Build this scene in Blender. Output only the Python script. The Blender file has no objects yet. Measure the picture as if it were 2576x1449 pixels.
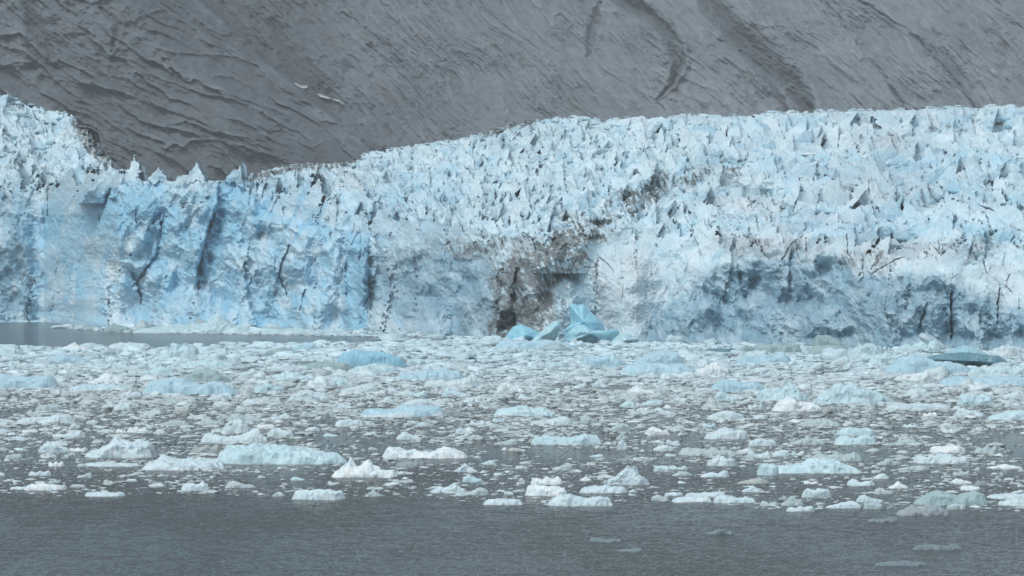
import bpy, math, random
import numpy as np

# ------------------------------------------------------------------ frame of the photograph
# positions are read off the photograph in a 2576 x 1449 frame; at() turns such a reading plus a
# distance (metres, along +Y) into a point of the scene.  Eye 20 m above the fjord.
F, HZ, EYE = 8618.0, 675.0, 20.0
rng = np.random.default_rng(7)
random.seed(7)
scene = bpy.context.scene
col = scene.collection


def at(u, v, D):
    return np.stack([(u - 1288.0) / F * D, D + 0.0 * u, EYE - (v - HZ) / F * D], -1)


def shore(v):                       # distance at which the water is seen at height v
    return EYE * F / (v - HZ)


# ------------------------------------------------------------------ noise
_P = np.random.default_rng(3).permutation(256).astype(np.int32)
_P = np.concatenate([_P, _P, _P])
_G = np.random.default_rng(4).normal(size=(256, 3)).astype(np.float32)
_G /= np.linalg.norm(_G, axis=1, keepdims=True)
_A = np.random.default_rng(5).uniform(0, 2 * np.pi, 256)
_GX, _GY = np.cos(_A).astype(np.float32), np.sin(_A).astype(np.float32)


def perlin2(x, y, seed=0):
    x = np.asarray(x, np.float32) + np.float32(seed * 17.13); y = np.asarray(y, np.float32) + np.float32(seed * 9.71)
    xi = np.floor(x).astype(np.int32); yi = np.floor(y).astype(np.int32)
    fx = x - xi; fy = y - yi
    xi &= 255; yi &= 255
    sx = fx * fx * fx * (fx * (fx * 6 - 15) + 10); sy = fy * fy * fy * (fy * (fy * 6 - 15) + 10)

    def g(ix, iy, dx, dy):
        h = _P[_P[ix & 255] + (iy & 255)]
        return _GX[h] * dx + _GY[h] * dy
    a = g(xi, yi, fx, fy); b = g(xi + 1, yi, fx - 1, fy)
    c = g(xi, yi + 1, fx, fy - 1); d = g(xi + 1, yi + 1, fx - 1, fy - 1)
    top = a + sx * (b - a); bot = c + sx * (d - c)
    return (top + sy * (bot - top)) * 1.5


def fbm2(x, y, octs=4, seed=0, gain=0.5, lac=2.03, mode=0):
    s = 0.0; amp = 1.0; tot = 0.0
    for i in range(octs):
        n = perlin2(x, y, seed + i)
        if mode == 1:                # billow
            n = 2 * np.abs(n) - 0.6
        elif mode == 2:              # ridged
            n = 0.6 - 2 * np.abs(n)
        s = s + amp * n; tot += amp; amp *= gain; x = x * lac; y = y * lac
    return s / tot


def perlin3(p, seed=0):
    p = np.asarray(p, np.float32) + np.float32(seed * 13.7)
    i = np.floor(p).astype(np.int32); f = p - i; i &= 255
    s = f * f * f * (f * (f * 6 - 15) + 10)
    out = 0.0
    for dx in (0, 1):
        for dy in (0, 1):
            for dz in (0, 1):
                h = _P[_P[_P[(i[..., 0] + dx) & 255] + ((i[..., 1] + dy) & 255)] + ((i[..., 2] + dz) & 255)]
                g = _G[h]
                d = g[..., 0] * (f[..., 0] - dx) + g[..., 1] * (f[..., 1] - dy) + g[..., 2] * (f[..., 2] - dz)
                w = (s[..., 0] if dx else 1 - s[..., 0]) * (s[..., 1] if dy else 1 - s[..., 1]) * (s[..., 2] if dz else 1 - s[..., 2])
                out = out + w * d
    return out * 1.5


def fbm3(p, octs=4, seed=0, gain=0.5, mode=0):
    s = 0.0; amp = 1.0; tot = 0.0
    p = np.asarray(p, np.float32)
    for k in range(octs):
        n = perlin3(p, seed + k)
        if mode == 1: n = 2 * np.abs(n) - 0.55
        if mode == 2: n = 0.55 - 2 * np.abs(n)
        s = s + amp * n; tot += amp; amp *= gain; p = p * 2.03
    return s / tot


def sstep(a, b, x):
    t = np.clip((x - a) / (b - a), 0, 1)
    return t * t * (3 - 2 * t)


def curve(pts):
    xs = np.array([p[0] for p in pts], float); ys = np.array([p[1] for p in pts], float)
    return lambda u: np.interp(u, xs, ys)


def blob(U, V, cu, cv, ru, rv, ang=0.0, soft=0.45):
    a = math.radians(ang); dx = U - cu; dy = V - cv
    x = (dx * math.cos(a) + dy * math.sin(a)) / ru; y = (-dx * math.sin(a) + dy * math.cos(a)) / rv
    return 1 - sstep(1 - soft, 1 + soft, np.sqrt(x * x + y * y))


def seg_dist(U, V, pts):
    """distance to a polyline and which side (sign) / how far along."""
    best = np.full(np.shape(U), 1e9, np.float32); along = np.zeros(np.shape(U), np.float32); side = np.zeros(np.shape(U), np.float32)
    L = 0.0; tot = sum(math.dist(a, b) for a, b in zip(pts, pts[1:]))
    for (x0, y0), (x1, y1) in zip(pts, pts[1:]):
        dx, dy = x1 - x0, y1 - y0; l2 = dx * dx + dy * dy
        t = np.clip(((U - x0) * dx + (V - y0) * dy) / l2, 0, 1)
        ex = U - (x0 + t * dx); ey = V - (y0 + t * dy)
        d = np.sqrt(ex * ex + ey * ey)
        m = d < best
        best = np.where(m, d, best); along = np.where(m, (L + t * math.sqrt(l2)) / tot, along)
        side = np.where(m, np.sign(dx * ey - dy * ex), side)
        L += math.sqrt(l2)
    return best, along, side


# ------------------------------------------------------------------ mesh helpers
def mesh_from(name, verts, faces, mat=None, colors=None, smooth=True, parent=None, attr='tint'):
    me = bpy.data.meshes.new(name)
    verts = np.asarray(verts, np.float32); faces = np.asarray(faces, np.int32)
    nv, nf, k = len(verts), len(faces), faces.shape[1]
    me.vertices.add(nv); me.vertices.foreach_set('co', verts.ravel())
    me.loops.add(nf * k); me.loops.foreach_set('vertex_index', faces.ravel())
    me.polygons.add(nf); me.polygons.foreach_set('loop_start', np.arange(nf, dtype=np.int32) * k)
    me.polygons.foreach_set('use_smooth', np.full(nf, smooth, bool))
    if colors is not None:
        a = me.attributes.new(attr, 'FLOAT_COLOR', 'POINT')
        c = np.ones((nv, 4), np.float32); c[:, :3] = colors
        a.data.foreach_set('color', c.ravel())
    me.update(calc_edges=True)
    if mat: me.materials.append(mat)
    o = bpy.data.objects.new(name, me); col.objects.link(o)
    if parent: o.parent = parent
    return o


def grid_faces(nr, nc):
    i = np.arange((nr - 1) * (nc - 1)); r = i // (nc - 1); c = i % (nc - 1)
    a = r * nc + c
    return np.stack([a, a + 1, a + nc + 1, a + nc], 1)


def compact(verts, faces, cols):
    used, inv = np.unique(faces.ravel(), return_inverse=True)
    return verts[used], inv.reshape(faces.shape).astype(np.int32), cols[used]


def tag(o, label=None, cat=None, group=None, kind=None):
    if label: o['label'] = label
    if cat: o['category'] = cat
    if group: o['group'] = group
    if kind: o['kind'] = kind
    return o


def empty(name, loc):
    o = bpy.data.objects.new(name, None); o.location = loc; o.empty_display_size = 2; col.objects.link(o)
    return o


# ------------------------------------------------------------------ materials
class NT:
    def __init__(s, name):
        s.m = bpy.data.materials.new(name); s.m.use_nodes = True
        s.t = s.m.node_tree; s.t.nodes.clear()
        s.out = s.n('ShaderNodeOutputMaterial'); s.b = s.n('ShaderNodeBsdfPrincipled')
        s.l(s.b.outputs[0], s.out.inputs['Surface'])

    def n(s, typ, **kw):
        x = s.t.nodes.new(typ)
        for k, v in kw.items():
            if k in x.inputs: x.inputs[k].default_value = v
            else: setattr(x, k, v)
        return x

    def l(s, a, b): s.t.links.new(a, b)

    def pos(s, scale=(1, 1, 1)):
        g = s.n('ShaderNodeNewGeometry'); m = s.n('ShaderNodeMapping'); m.inputs['Scale'].default_value = scale
        s.l(g.outputs['Position'], m.inputs['Vector']); return m.outputs[0]

    def noise(s, vec, scale, detail=4, rough=0.6, dist=0.0, out='Fac'):
        x = s.n('ShaderNodeTexNoise'); x.inputs['Scale'].default_value = scale; x.inputs['Detail'].default_value = detail
        x.inputs['Roughness'].default_value = rough; x.inputs['Distortion'].default_value = dist
        s.l(vec, x.inputs['Vector']); return x.outputs[out]

    def ramp(s, fac, stops):
        r = s.n('ShaderNodeValToRGB'); e = r.color_ramp.elements
        while len(e) < len(stops): e.new(0.5)
        for k, (p, c) in zip(e, stops):
            k.position = p; k.color = (*c, 1) if len(c) == 3 else c
        s.l(fac, r.inputs[0]); return r.outputs[0]

    def mix(s, a, b, fac, mode='MIX'):
        x = s.n('ShaderNodeMix', data_type='RGBA', blend_type=mode)
        for sock, val in ((x.inputs[0], fac), (x.inputs[6], a), (x.inputs[7], b)):
            if isinstance(val, (int, float)): sock.default_value = val
            elif isinstance(val, tuple): sock.default_value = (*val, 1)
            else: s.l(val, sock)
        return x.outputs[2]

    def math(s, op, a, b=0.0):
        x = s.n('ShaderNodeMath', operation=op)
        for sock, val in zip(x.inputs, (a, b)):
            if isinstance(val, (int, float)): sock.default_value = val
            else: s.l(val, sock)
        return x.outputs[0]

    def bump(s, h, strength=0.5, dist=1.0, normal=None):
        x = s.n('ShaderNodeBump'); x.inputs['Strength'].default_value = strength; x.inputs['Distance'].default_value = dist
        s.l(h, x.inputs['Height'])
        if normal is not None: s.l(normal, x.inputs['Normal'])
        return x.outputs[0]


def grey(v): return (v, v, v)


def mat_glacier():
    t = NT('glacier_ice')
    a = t.n('ShaderNodeAttribute', attribute_name='tint')
    p = t.pos((1, 0.4, 1))
    n1 = t.noise(p, 0.45, 5, 0.65); n2 = t.noise(t.pos((1, .4, .55)), 2.2, 3, 0.6)
    c = t.mix(a.outputs['Color'], t.ramp(n1, [(0.3, grey(.90)), (0.7, grey(1.08))]), 1.0, 'MULTIPLY')
    c = t.mix(c, t.ramp(n2, [(0.32, grey(.94)), (0.62, grey(1.04))]), 1.0, 'MULTIPLY')
    t.l(c, t.b.inputs['Base Color'])
    t.b.inputs['Roughness'].default_value = 0.55
    t.b.inputs['Specular IOR Level'].default_value = 0.3
    nb = t.bump(n1, 0.3, 1.0); nb = t.bump(n2, 0.2, 0.3, nb)
    t.l(nb, t.b.inputs['Normal'])
    return t.m


def mat_rock():
    t = NT('glaciated_rock')
    a = t.n('ShaderNodeAttribute', attribute_name='tint')
    n1 = t.noise(t.pos(), 0.16, 6, 0.65); n2 = t.noise(t.pos(), 0.9, 4, 0.6)
    c = t.mix(a.outputs['Color'], t.ramp(n1, [(0.3, grey(.84)), (0.7, grey(1.14))]), 1.0, 'MULTIPLY')
    c = t.mix(c, t.ramp(n2, [(0.3, grey(.86)), (0.7, grey(1.12))]), 1.0, 'MULTIPLY')
    t.l(c, t.b.inputs['Base Color']); t.b.inputs['Roughness'].default_value = 0.85
    t.b.inputs['Specular IOR Level'].default_value = 0.2
    nb = t.bump(n1, 0.5, 2.0); nb = t.bump(n2, 0.5, 0.7, nb)
    t.l(nb, t.b.inputs['Normal'])
    return t.m


def mat_floe():
    t = NT('floating_ice')
    oi = t.n('ShaderNodeObjectInfo')
    tc = t.n('ShaderNodeTexCoord'); mp = t.n('ShaderNodeMapping'); t.l(tc.outputs['Object'], mp.inputs['Vector'])
    off = t.n('ShaderNodeVectorMath', operation='SCALE'); off.inputs[0].default_value = (37, 91, 53); t.l(oi.outputs['Random'], off.inputs['Scale'])
    t.l(off.outputs[0], mp.inputs['Location'])
    n1 = t.noise(mp.outputs[0], 0.9, 5, 0.65); n2 = t.noise(mp.outputs[0], 5.0, 3, 0.65)
    c = t.mix(oi.outputs['Color'], t.ramp(n1, [(0.32, (.82, .88, .92)), (0.66, (1.10, 1.08, 1.07))]), 1.0, 'MULTIPLY')
    c = t.mix(c, t.ramp(n2, [(0.3, grey(.93)), (0.7, grey(1.05))]), 1.0, 'MULTIPLY')
    t.l(c, t.b.inputs['Base Color']); t.b.inputs['Roughness'].default_value = 0.5
    t.b.inputs['Specular IOR Level'].default_value = 0.35
    t.b.inputs['Subsurface Weight'].default_value = .35; t.b.inputs['Subsurface Radius'].default_value = (.25, .6, .8); t.b.inputs['Subsurface Scale'].default_value = .5
    nb = t.bump(n1, 0.4, 0.4); nb = t.bump(n2, 0.4, 0.08, nb)
    t.l(nb, t.b.inputs['Normal'])
    return t.m


def mat_berg():
    t = NT('clear_blue_ice')
    oi = t.n('ShaderNodeObjectInfo')
    n1 = t.noise(t.pos((1, .6, .45)), .55, 5, .65, .6); n2 = t.noise(t.pos(), 1.6, 4, .65)
    c = t.mix(oi.outputs['Color'], t.ramp(n1, [(0.34, (.82, .93, .96)), (0.62, (1.16, 1.08, 1.05))]), 1.0, 'MULTIPLY')
    c = t.mix(c, (.66, .76, .79), t.ramp(n2, [(0.52, grey(0)), (0.72, grey(.55))]))
    t.l(c, t.b.inputs['Base Color']); t.b.inputs['Roughness'].default_value = .32
    t.b.inputs['Subsurface Weight'].default_value = .4; t.b.inputs['Subsurface Radius'].default_value = (.3, .8, 1.0); t.b.inputs['Subsurface Scale'].default_value = 1.0
    nb = t.bump(n1, .7, 1.2); nb = t.bump(n2, .5, .35, nb)
    t.l(nb, t.b.inputs['Normal'])
    return t.m


def mat_brash():
    t = NT('brash_ice')
    a = t.n('ShaderNodeAttribute', attribute_name='tint')
    n1 = t.noise(t.pos(), 2.5, 3, 0.6)
    c = t.mix(a.outputs['Color'], t.ramp(n1, [(0.3, grey(.85)), (0.7, grey(1.1))]), 1.0, 'MULTIPLY')
    t.l(c, t.b.inputs['Base Color']); t.b.inputs['Roughness'].default_value = 0.45
    return t.m


def mat_water():
    t = NT('fjord_water')
    p = t.pos((1, 1, 1))
    ps = t.pos((0.8, 1.0, 1))
    w1 = t.noise(ps, 0.75, 4, 0.66, 0.4); w2 = t.noise(ps, 2.6, 3, 0.6, 0.3)
    big = t.noise(t.pos((.35, 1, 1)), 0.02, 3, 0.5)
    t.l(t.ramp(big, [(0.3, (.052, .066, .068)), (0.7, (.072, .086, .088))]), t.b.inputs['Base Color'])
    t.b.inputs['Roughness'].default_value = 0.10
    t.b.inputs['IOR'].default_value = 1.33
    st = t.ramp(big, [(0.3, grey(.55)), (0.7, grey(1.0))])
    h = t.math('ADD', t.math('MULTIPLY', w1, 1.0), t.math('MULTIPLY', w2, 0.45))
    x = t.n('ShaderNodeBump'); x.inputs['Distance'].default_value = 0.5; t.l(st, x.inputs['Strength']); t.l(h, x.inputs['Height'])
    t.l(x.outputs[0], t.b.inputs['Normal'])
    return t.m


M = dict(glacier=mat_glacier(), rock=mat_rock(), floe=mat_floe(), brash=mat_brash(), berg=mat_berg(), water=mat_water())

# ------------------------------------------------------------------ mountain
def build_mountain():
    us = np.arange(-420, 3000, 3.0); v_f = np.arange(560, -60, -1.6)
    v_c = -60 - np.cumsum(np.linspace(3, 72, 46))
    vs = np.concatenate([v_f, v_c])
    U, V = np.meshgrid(us, vs); U = U.astype(np.float32); V = V.astype(np.float32)
    Z0 = (HZ - V) / F * 2350.0                      # rough metric height / width used for the noise
    X0 = (U - 1288) / F * 2350.0
    D = 2330 + 0.42 * (480 - V) + 26 * fbm2(X0 / 160, Z0 / 130, 3, 11)
    # the near spur on the left: everything below / left of its crest line stands forward
    crest = [(380, -160), (480, -20), (560, 52), (640, 122), (720, 200), (790, 262), (850, 305), (912, 348), (960, 420), (1010, 520)]
    du, al, sd = seg_dist(U, V, crest)
    wob = 10 * fbm2(U / 60, V / 60, 3, 21)
    s = du * sd + wob                               # + : on the spur (left / below)
    spur = sstep(-10, 160, s) * 130 + sstep(-10, 6, s) * 46
    D = D - spur
    # second, lower rib at the foot of the spur
    for pts, amp, w in (([(170, 212), (240, 205), (350, 250), (470, 290), (640, 300), (760, 370)], 9, 26),
                        ([(440, 322), (560, 352), (700, 395), (790, 412)], 10, 22),
                        ([(380, 380), (430, 395), (480, 432)], 8, 18),
                        ([(870, 330), (905, 345), (968, 372)], 12, 14),
                        ([(-60, 82), (40, 86), (95, 160)], 9, 30),
                        ([(-60, 160), (60, 165), (110, 190)], 6, 20)):
        d, a, sg = seg_dist(U, V + 5 * fbm2(U / 25, V / 25, 2, 5), pts)
        D = D - amp * np.where(sg > 0, np.exp(-d / w), np.exp(-(d / 4.0) ** 2)) * sstep(0, .06, a) * (1 - sstep(.93, 1, a))
    edge_b = np.zeros_like(U); edge_d = np.zeros_like(U)
    k1 = lambda L: [(x / 2.5585, y / 2.5585) for x, y in L]
    k2 = lambda L: [(1509.7 + x / 2.5585, y / 2.5585) for x, y in L]
    jx = U + 6 * fbm2(U / 30, V / 30, 3, 15); jy = V + 5 * fbm2(U / 26, V / 26, 3, 16)
    for pts, amp, wd in ((k1([(400, 520), (520, 530), (640, 560), (800, 590), (900, 640), (970, 700)]), 9, 17), (k1([(940, 470), (1100, 530), (1300, 600), (1500, 640), (1700, 720), (1850, 840), (1910, 900)]), 8, 16),
                         (k1([(1120, 460), (1300, 540), (1500, 610), (1750, 700), (1980, 770)]), 6, 13), (k1([(1040, 810), (1200, 780), (1350, 840), (1550, 880), (1720, 905)]), 9, 20),
                         (k1([(900, 280), (1100, 330), (1300, 350), (1500, 360), (1650, 420), (1740, 500), (1820, 620), (1860, 670)]), 8, 15), (k1([(900, 100), (1050, 60), (1150, 120), (1280, 200), (1390, 320)]), 8, 14),
                         (k1([(1540, 880), (1640, 930), (1730, 1010)]), 7, 12), (k1([(880, 930), (1020, 980), (1180, 1060)]), 8, 14), (k1([(2060, 770), (2200, 800), (2330, 890)]), 8, 12),
                         (k1([(1860, 630), (2000, 660), (2080, 730)]), 6, 10), (k1([(1620, 690), (1780, 780), (1890, 910)]), 7, 12), (k1([(-40, 440), (100, 400), (200, 405), (245, 450)]), 8, 15),
                         (k1([(-40, 240), (120, 205), (190, 250)]), 8, 15), (k1([(600, 260), (700, 350), (840, 385)]), 9, 16), (k1([(1080, 0), (1200, 60), (1330, 170), (1450, 290), (1600, 380)]), 7, 13),
                         (k1([(700, 480), (840, 510), (960, 600)]), 5, 11), (k1([(1340, 490), (1500, 490), (1620, 560), (1720, 640)]), 6, 12), (k1([(1150, 960), (1250, 900), (1400, 900)]), 6, 12),
                         (k1([(1900, 930), (2000, 945), (2090, 915)]), 6, 9), (k1([(1450, 750), (1600, 800), (1720, 880), (1870, 950)]), 6, 11)):
        d, a, sg = seg_dist(jx, jy, pts)
        tp = np.sin(np.pi * np.clip(a, .02, .98)) ** .6 * (d < 90)
        D = D - amp * tp * np.where(sg < 0, np.exp(-d / wd), np.exp(-d / (.22 * wd)))
        edge_b = np.maximum(edge_b, tp * np.where(sg < 0, np.exp(-(d / 4.0) ** 2), np.exp(-(d / 1.5) ** 2))); edge_d = np.maximum(edge_d, tp * np.where(sg > 0, np.exp(-((d - 5) / 5.0) ** 2), 0))  # masks for the painted light lip and painted shade under each ridge
    for pts in (k2([(1760, -30), (1900, 130), (2010, 330), (2100, 440), (2170, 560), (2240, 680)]), k2([(2080, 190), (2200, 270), (2310, 400), (2380, 500), (2500, 650)]), k2([(1750, 220), (1830, 260), (1900, 350)]),
                k2([(1450, 490), (1540, 560), (1640, 650)]), k2([(860, 80), (960, 150), (1100, 170), (1250, 165)]), k2([(1180, 420), (1260, 500)]), k2([(640, 180), (760, 230)]), k2([(100, 380), (180, 470), (260, 560)])):
        d, a, sg = seg_dist(jx, jy, pts)
        g = np.exp(-(d / 2.2) ** 2) * np.sin(np.pi * np.clip(a, .03, .97)) ** .5
        D = D - 1.8 * g; edge_b = np.maximum(edge_b, .8 * g)
    # glacial striations: psi is constant along them; shallow low on the spur, steep on the right wall
    onspur = sstep(-6, 8, s)
    m = sstep(20, 330, s)
    a1, a2 = math.radians(41), math.radians(19)
    cu_ = 60 * np.sin(U / 420.0 + .6) + 26 * fbm2(U / 240, V / 200, 2, 31)
    psi_r = V * math.cos(a1) - U * math.sin(a1) + cu_ - .00006 * np.maximum(U - 1500, 0) ** 2 * 1.6
    psi_s = .5 * s + .62 * (V * math.cos(a2) - U * math.sin(a2)) + 14 * fbm2(U / 120, V / 110, 2, 33)
    psi = np.where(onspur > .5, psi_s, psi_r)
    along = U * math.cos(a1) + V * math.sin(a1)

    def ledges(lam, seed, patchiness):
        ph = psi / lam + 1.5 * fbm2(along / 330, psi / 130, 4, seed, .5) + .16 * fbm2(along / 42, psi / 22, 3, seed + 3, .6)
        k = np.floor(ph); saw = ph - k
        amp = sstep(patchiness, patchiness + .5, perlin2(along / 120 + k * 7.31, k * 3.17, seed + 6))
        return amp * (saw ** 1.6) - .25 * amp, amp * np.exp(-((saw - .92) / .09) ** 2), amp * np.exp(-((saw - .06) / .09) ** 2)  # relief, then masks for a painted light lip and painted undercut shade
    l1, hi1, lo1 = ledges(52.0, 51, -.15); l2, hi2, lo2 = ledges(17.0, 57, -.1); l3, hi3, lo3 = ledges(8.5, 63, -.1)
    relief = fbm2(along / 190, psi / 34, 4, 51, 0.55)
    fine = fbm2(along / 50, psi / 8.0, 4, 61, 0.62)
    line = fbm2(along / 140, psi / 15, 2, 71, 0.5, 2.03, 2)
    streak = fbm2(along / 210, psi / 5.5, 3, 73, .6, 2.03, 2); smask = sstep(-.1, .3, fbm2(U / 150, V / 110, 3, 74))
    streak = np.maximum(streak - .18, 0) * smask
    rough = fbm2(U / 26, V / 26, 5, 81, .6)
    blocky = fbm2(U / 70, V / 55, 4, 85, .55, 2.03, 2)
    patch = sstep(-.2, .35, fbm2(U / 210, V / 150, 2, 87))
    left = np.maximum(sstep(1100, 800, U) * (1 - onspur) * .6, blob(U, V, 250, 60, 330, 130) * onspur)
    gully = np.exp(-(np.minimum(s, 0) / 75.0) ** 2) * (1 - onspur)
    wl = (.25 + .75 * onspur) * (1 - .8 * gully)
    crin = fbm2((along + 3 * psi) / 30, (psi - .2 * along) / 9, 3, 99, .6, 2.03, 2)
    D = D - 6.0 * relief - (2.2 + 1.8 * patch) * fine - 1.0 * rough - 5.0 * streak - (2.5 + 6 * left + 1.0 * onspur) * blocky
    D = D - 8.5 * wl * l1 - (2.0 + 1.4 * onspur) * (.1 + patch) * l2 * (1 - .7 * gully) - 1.8 * (.2 + patch) * l3 - 2.3 * patch * crin * (1 - .6 * onspur)
    # scars and gullies on the right wall
    dark = np.zeros_like(U)
    for pts, w, dep, dk in (([(1500, -60), (1560, 0), (1640, 40), (1690, 100), (1708, 160), (1690, 205)], 17, 8, .8),
                            ([(1600, -10), (1665, 60), (1712, 110), (1720, 160), (1690, 215), (1650, 250)], 7, 5, .5),
                            ([(1740, -40), (1800, 20), (1850, 80), (1920, 140), (1990, 205), (2030, 262), (2035, 300)], 30, 11, .9),
                            ([(1860, 130), (1930, 190), (1960, 240), (1990, 300)], 9, 5, .5),
                            ([(1510, 10), (1490, 70), (1480, 140)], 12, 4, .6),
                            ([(1980, 230), (2050, 285)], 10, 4, .5),
                            ([(2060, -20), (2160, 110), (2230, 200), (2290, 300)], 5, 4, .2),
                            ([(2130, -20), (2300, 90), (2400, 200), (2460, 280)], 4, 4, .2),
                            ([(2290, 90), (2380, 150), (2440, 240), (2470, 290)], 14, 4, .35),
                            ([(60, -20), (90, 60), (130, 140)], 18, 10, .5),
                            ([(250, 20), (300, 60), (280, 130)], 8, 6, .3),
                            ([(860, 30), (980, 120), (1010, 160)], 6, 3, .2),
                            ([(690, 60), (760, 180), (830, 260)], 30, 6, .35)):
        d, a, sg = seg_dist(U + 7 * fbm2(U / 22, V / 22, 3, 91), V + 7 * fbm2(U / 22, V / 22, 3, 92), pts)
        ww = w * (0.45 + 0.55 * np.sin(np.pi * np.clip(a, 0.03, .97)))
        g = np.exp(-(d / ww) ** 2)
        D = D + dep * g - 0.5 * dep * np.exp(-((d - 1.7 * ww) / (0.7 * ww)) ** 2)
        dark = np.maximum(dark, dk * np.exp(-(d / (ww * 1.15)) ** 4))
    D = D - 11 * fbm2(along / 260, psi / 80, 3, 45) * (.4 + .6 * sstep(1000, 1400, U) + .5 * onspur)
    co = at(U, V, D)
    # rock colours: grey granodiorite, brownish in patches, darker low down and to the left, wet streaks in the scars
    g0 = 0.185 + 0.030 * fbm2(U / 300, V / 240, 3, 95) + 0.040 * sstep(900, 1900, U) - 0.052 * sstep(1100, 650, U)
    g0 = g0 * (1 + 0.38 * fine + 0.22 * relief + 0.15 * rough) * (1 + .30 * np.maximum(line - .25, 0) + .28 * wl * hi1 + .26 * hi2 * patch + .16 * hi3 * patch - .20 * wl * lo1 - .12 * lo2 * patch + .14 * crin * patch) * (1 + .34 * edge_b - .26 * edge_d) * (1 - .20 * gully) * (1 + 1.0 * streak * (1 - .5 * onspur)) * (1 + .34 * np.exp(-((s - 9) / 9.0) ** 2) * sstep(-.3, .2, relief))  # lit lips, shaded undercuts and the crest highlight are painted into the rock colour
    g0 = g0 * (1 - 0.48 * dark) * (1 - 0.18 * sstep(330, 400, V))
    warm = sstep(-.1, .5, fbm2(U / 90, V / 60, 3, 97)) * 0.10
    C = np.stack([g0 * (0.83 + .4 * warm), g0 * .985, g0 * (1.12 - .4 * warm)], -1)
    C = np.clip(C, 0.03, 0.42)
    # the pale line beside the spur crest is a highlight painted into the colour
    o = mesh_from('mountain', co.reshape(-1, 3), grid_faces(len(vs), len(us))[:, ::-1], M['rock'], C.reshape(-1, 3))
    tag(o, kind='structure')
    return D, us, vs


MD, MUS, MVS = build_mountain()


def mountain_depth(u, v):
    i = int(np.argmin(np.abs(MVS - v))); j = int(np.argmin(np.abs(MUS - u)))
    return float(MD[i, j])


# ------------------------------------------------------------------ glacier
vw_c = curve([(-200, 808), (0, 808), (110, 809), (300, 820), (600, 824), (900, 831), (1150, 842), (1350, 852), (1600, 859), (1900, 862), (2100, 870), (2250, 876), (2800, 884)])
vc_c = curve([(-200, 545), (0, 540), (60, 535), (150, 545), (230, 515), (285, 470), (330, 456), (600, 462), (660, 520), (760, 555), (900, 585), (1000, 608), (1150, 620), (1300, 640), (1400, 640), (1470, 610), (1600, 620), (1720, 660), (1900, 650), (2100, 655), (2250, 690), (2400, 660), (2800, 690)])
sky_c = curve([(-200, 190), (0, 238), (30, 250), (60, 263), (120, 277), (180, 292), (205, 322), (225, 370), (255, 412), (275, 450), (310, 450), (345, 466), (385, 456), (440, 464), (500, 458), (560, 462), (600, 456), (640, 444), (700, 428), (780, 414), (830, 420), (890, 404), (920, 388), (1040, 370), (1160, 354), (1230, 335), (1280, 315), (1350, 304), (1440, 296), (1530, 306), (1600, 296), (1760, 291), (1830, 296), (1900, 286), (2000, 283), (2200, 276), (2400, 271), (2600, 267), (2800, 262)])
back_c = curve([(-200, 1830), (120, 1800), (220, 1620), (300, 1440), (560, 1400), (700, 1520), (900, 1680), (1200, 1850), (1500, 1960), (2000, 2060), (2800, 2120)])

DEBRIS = [(1835, 425), (1700, 455), (1610, 490), (1540, 540), (1440, 590), (1380, 640), (1320, 700), (1315, 790), (1300, 850)]


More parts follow.
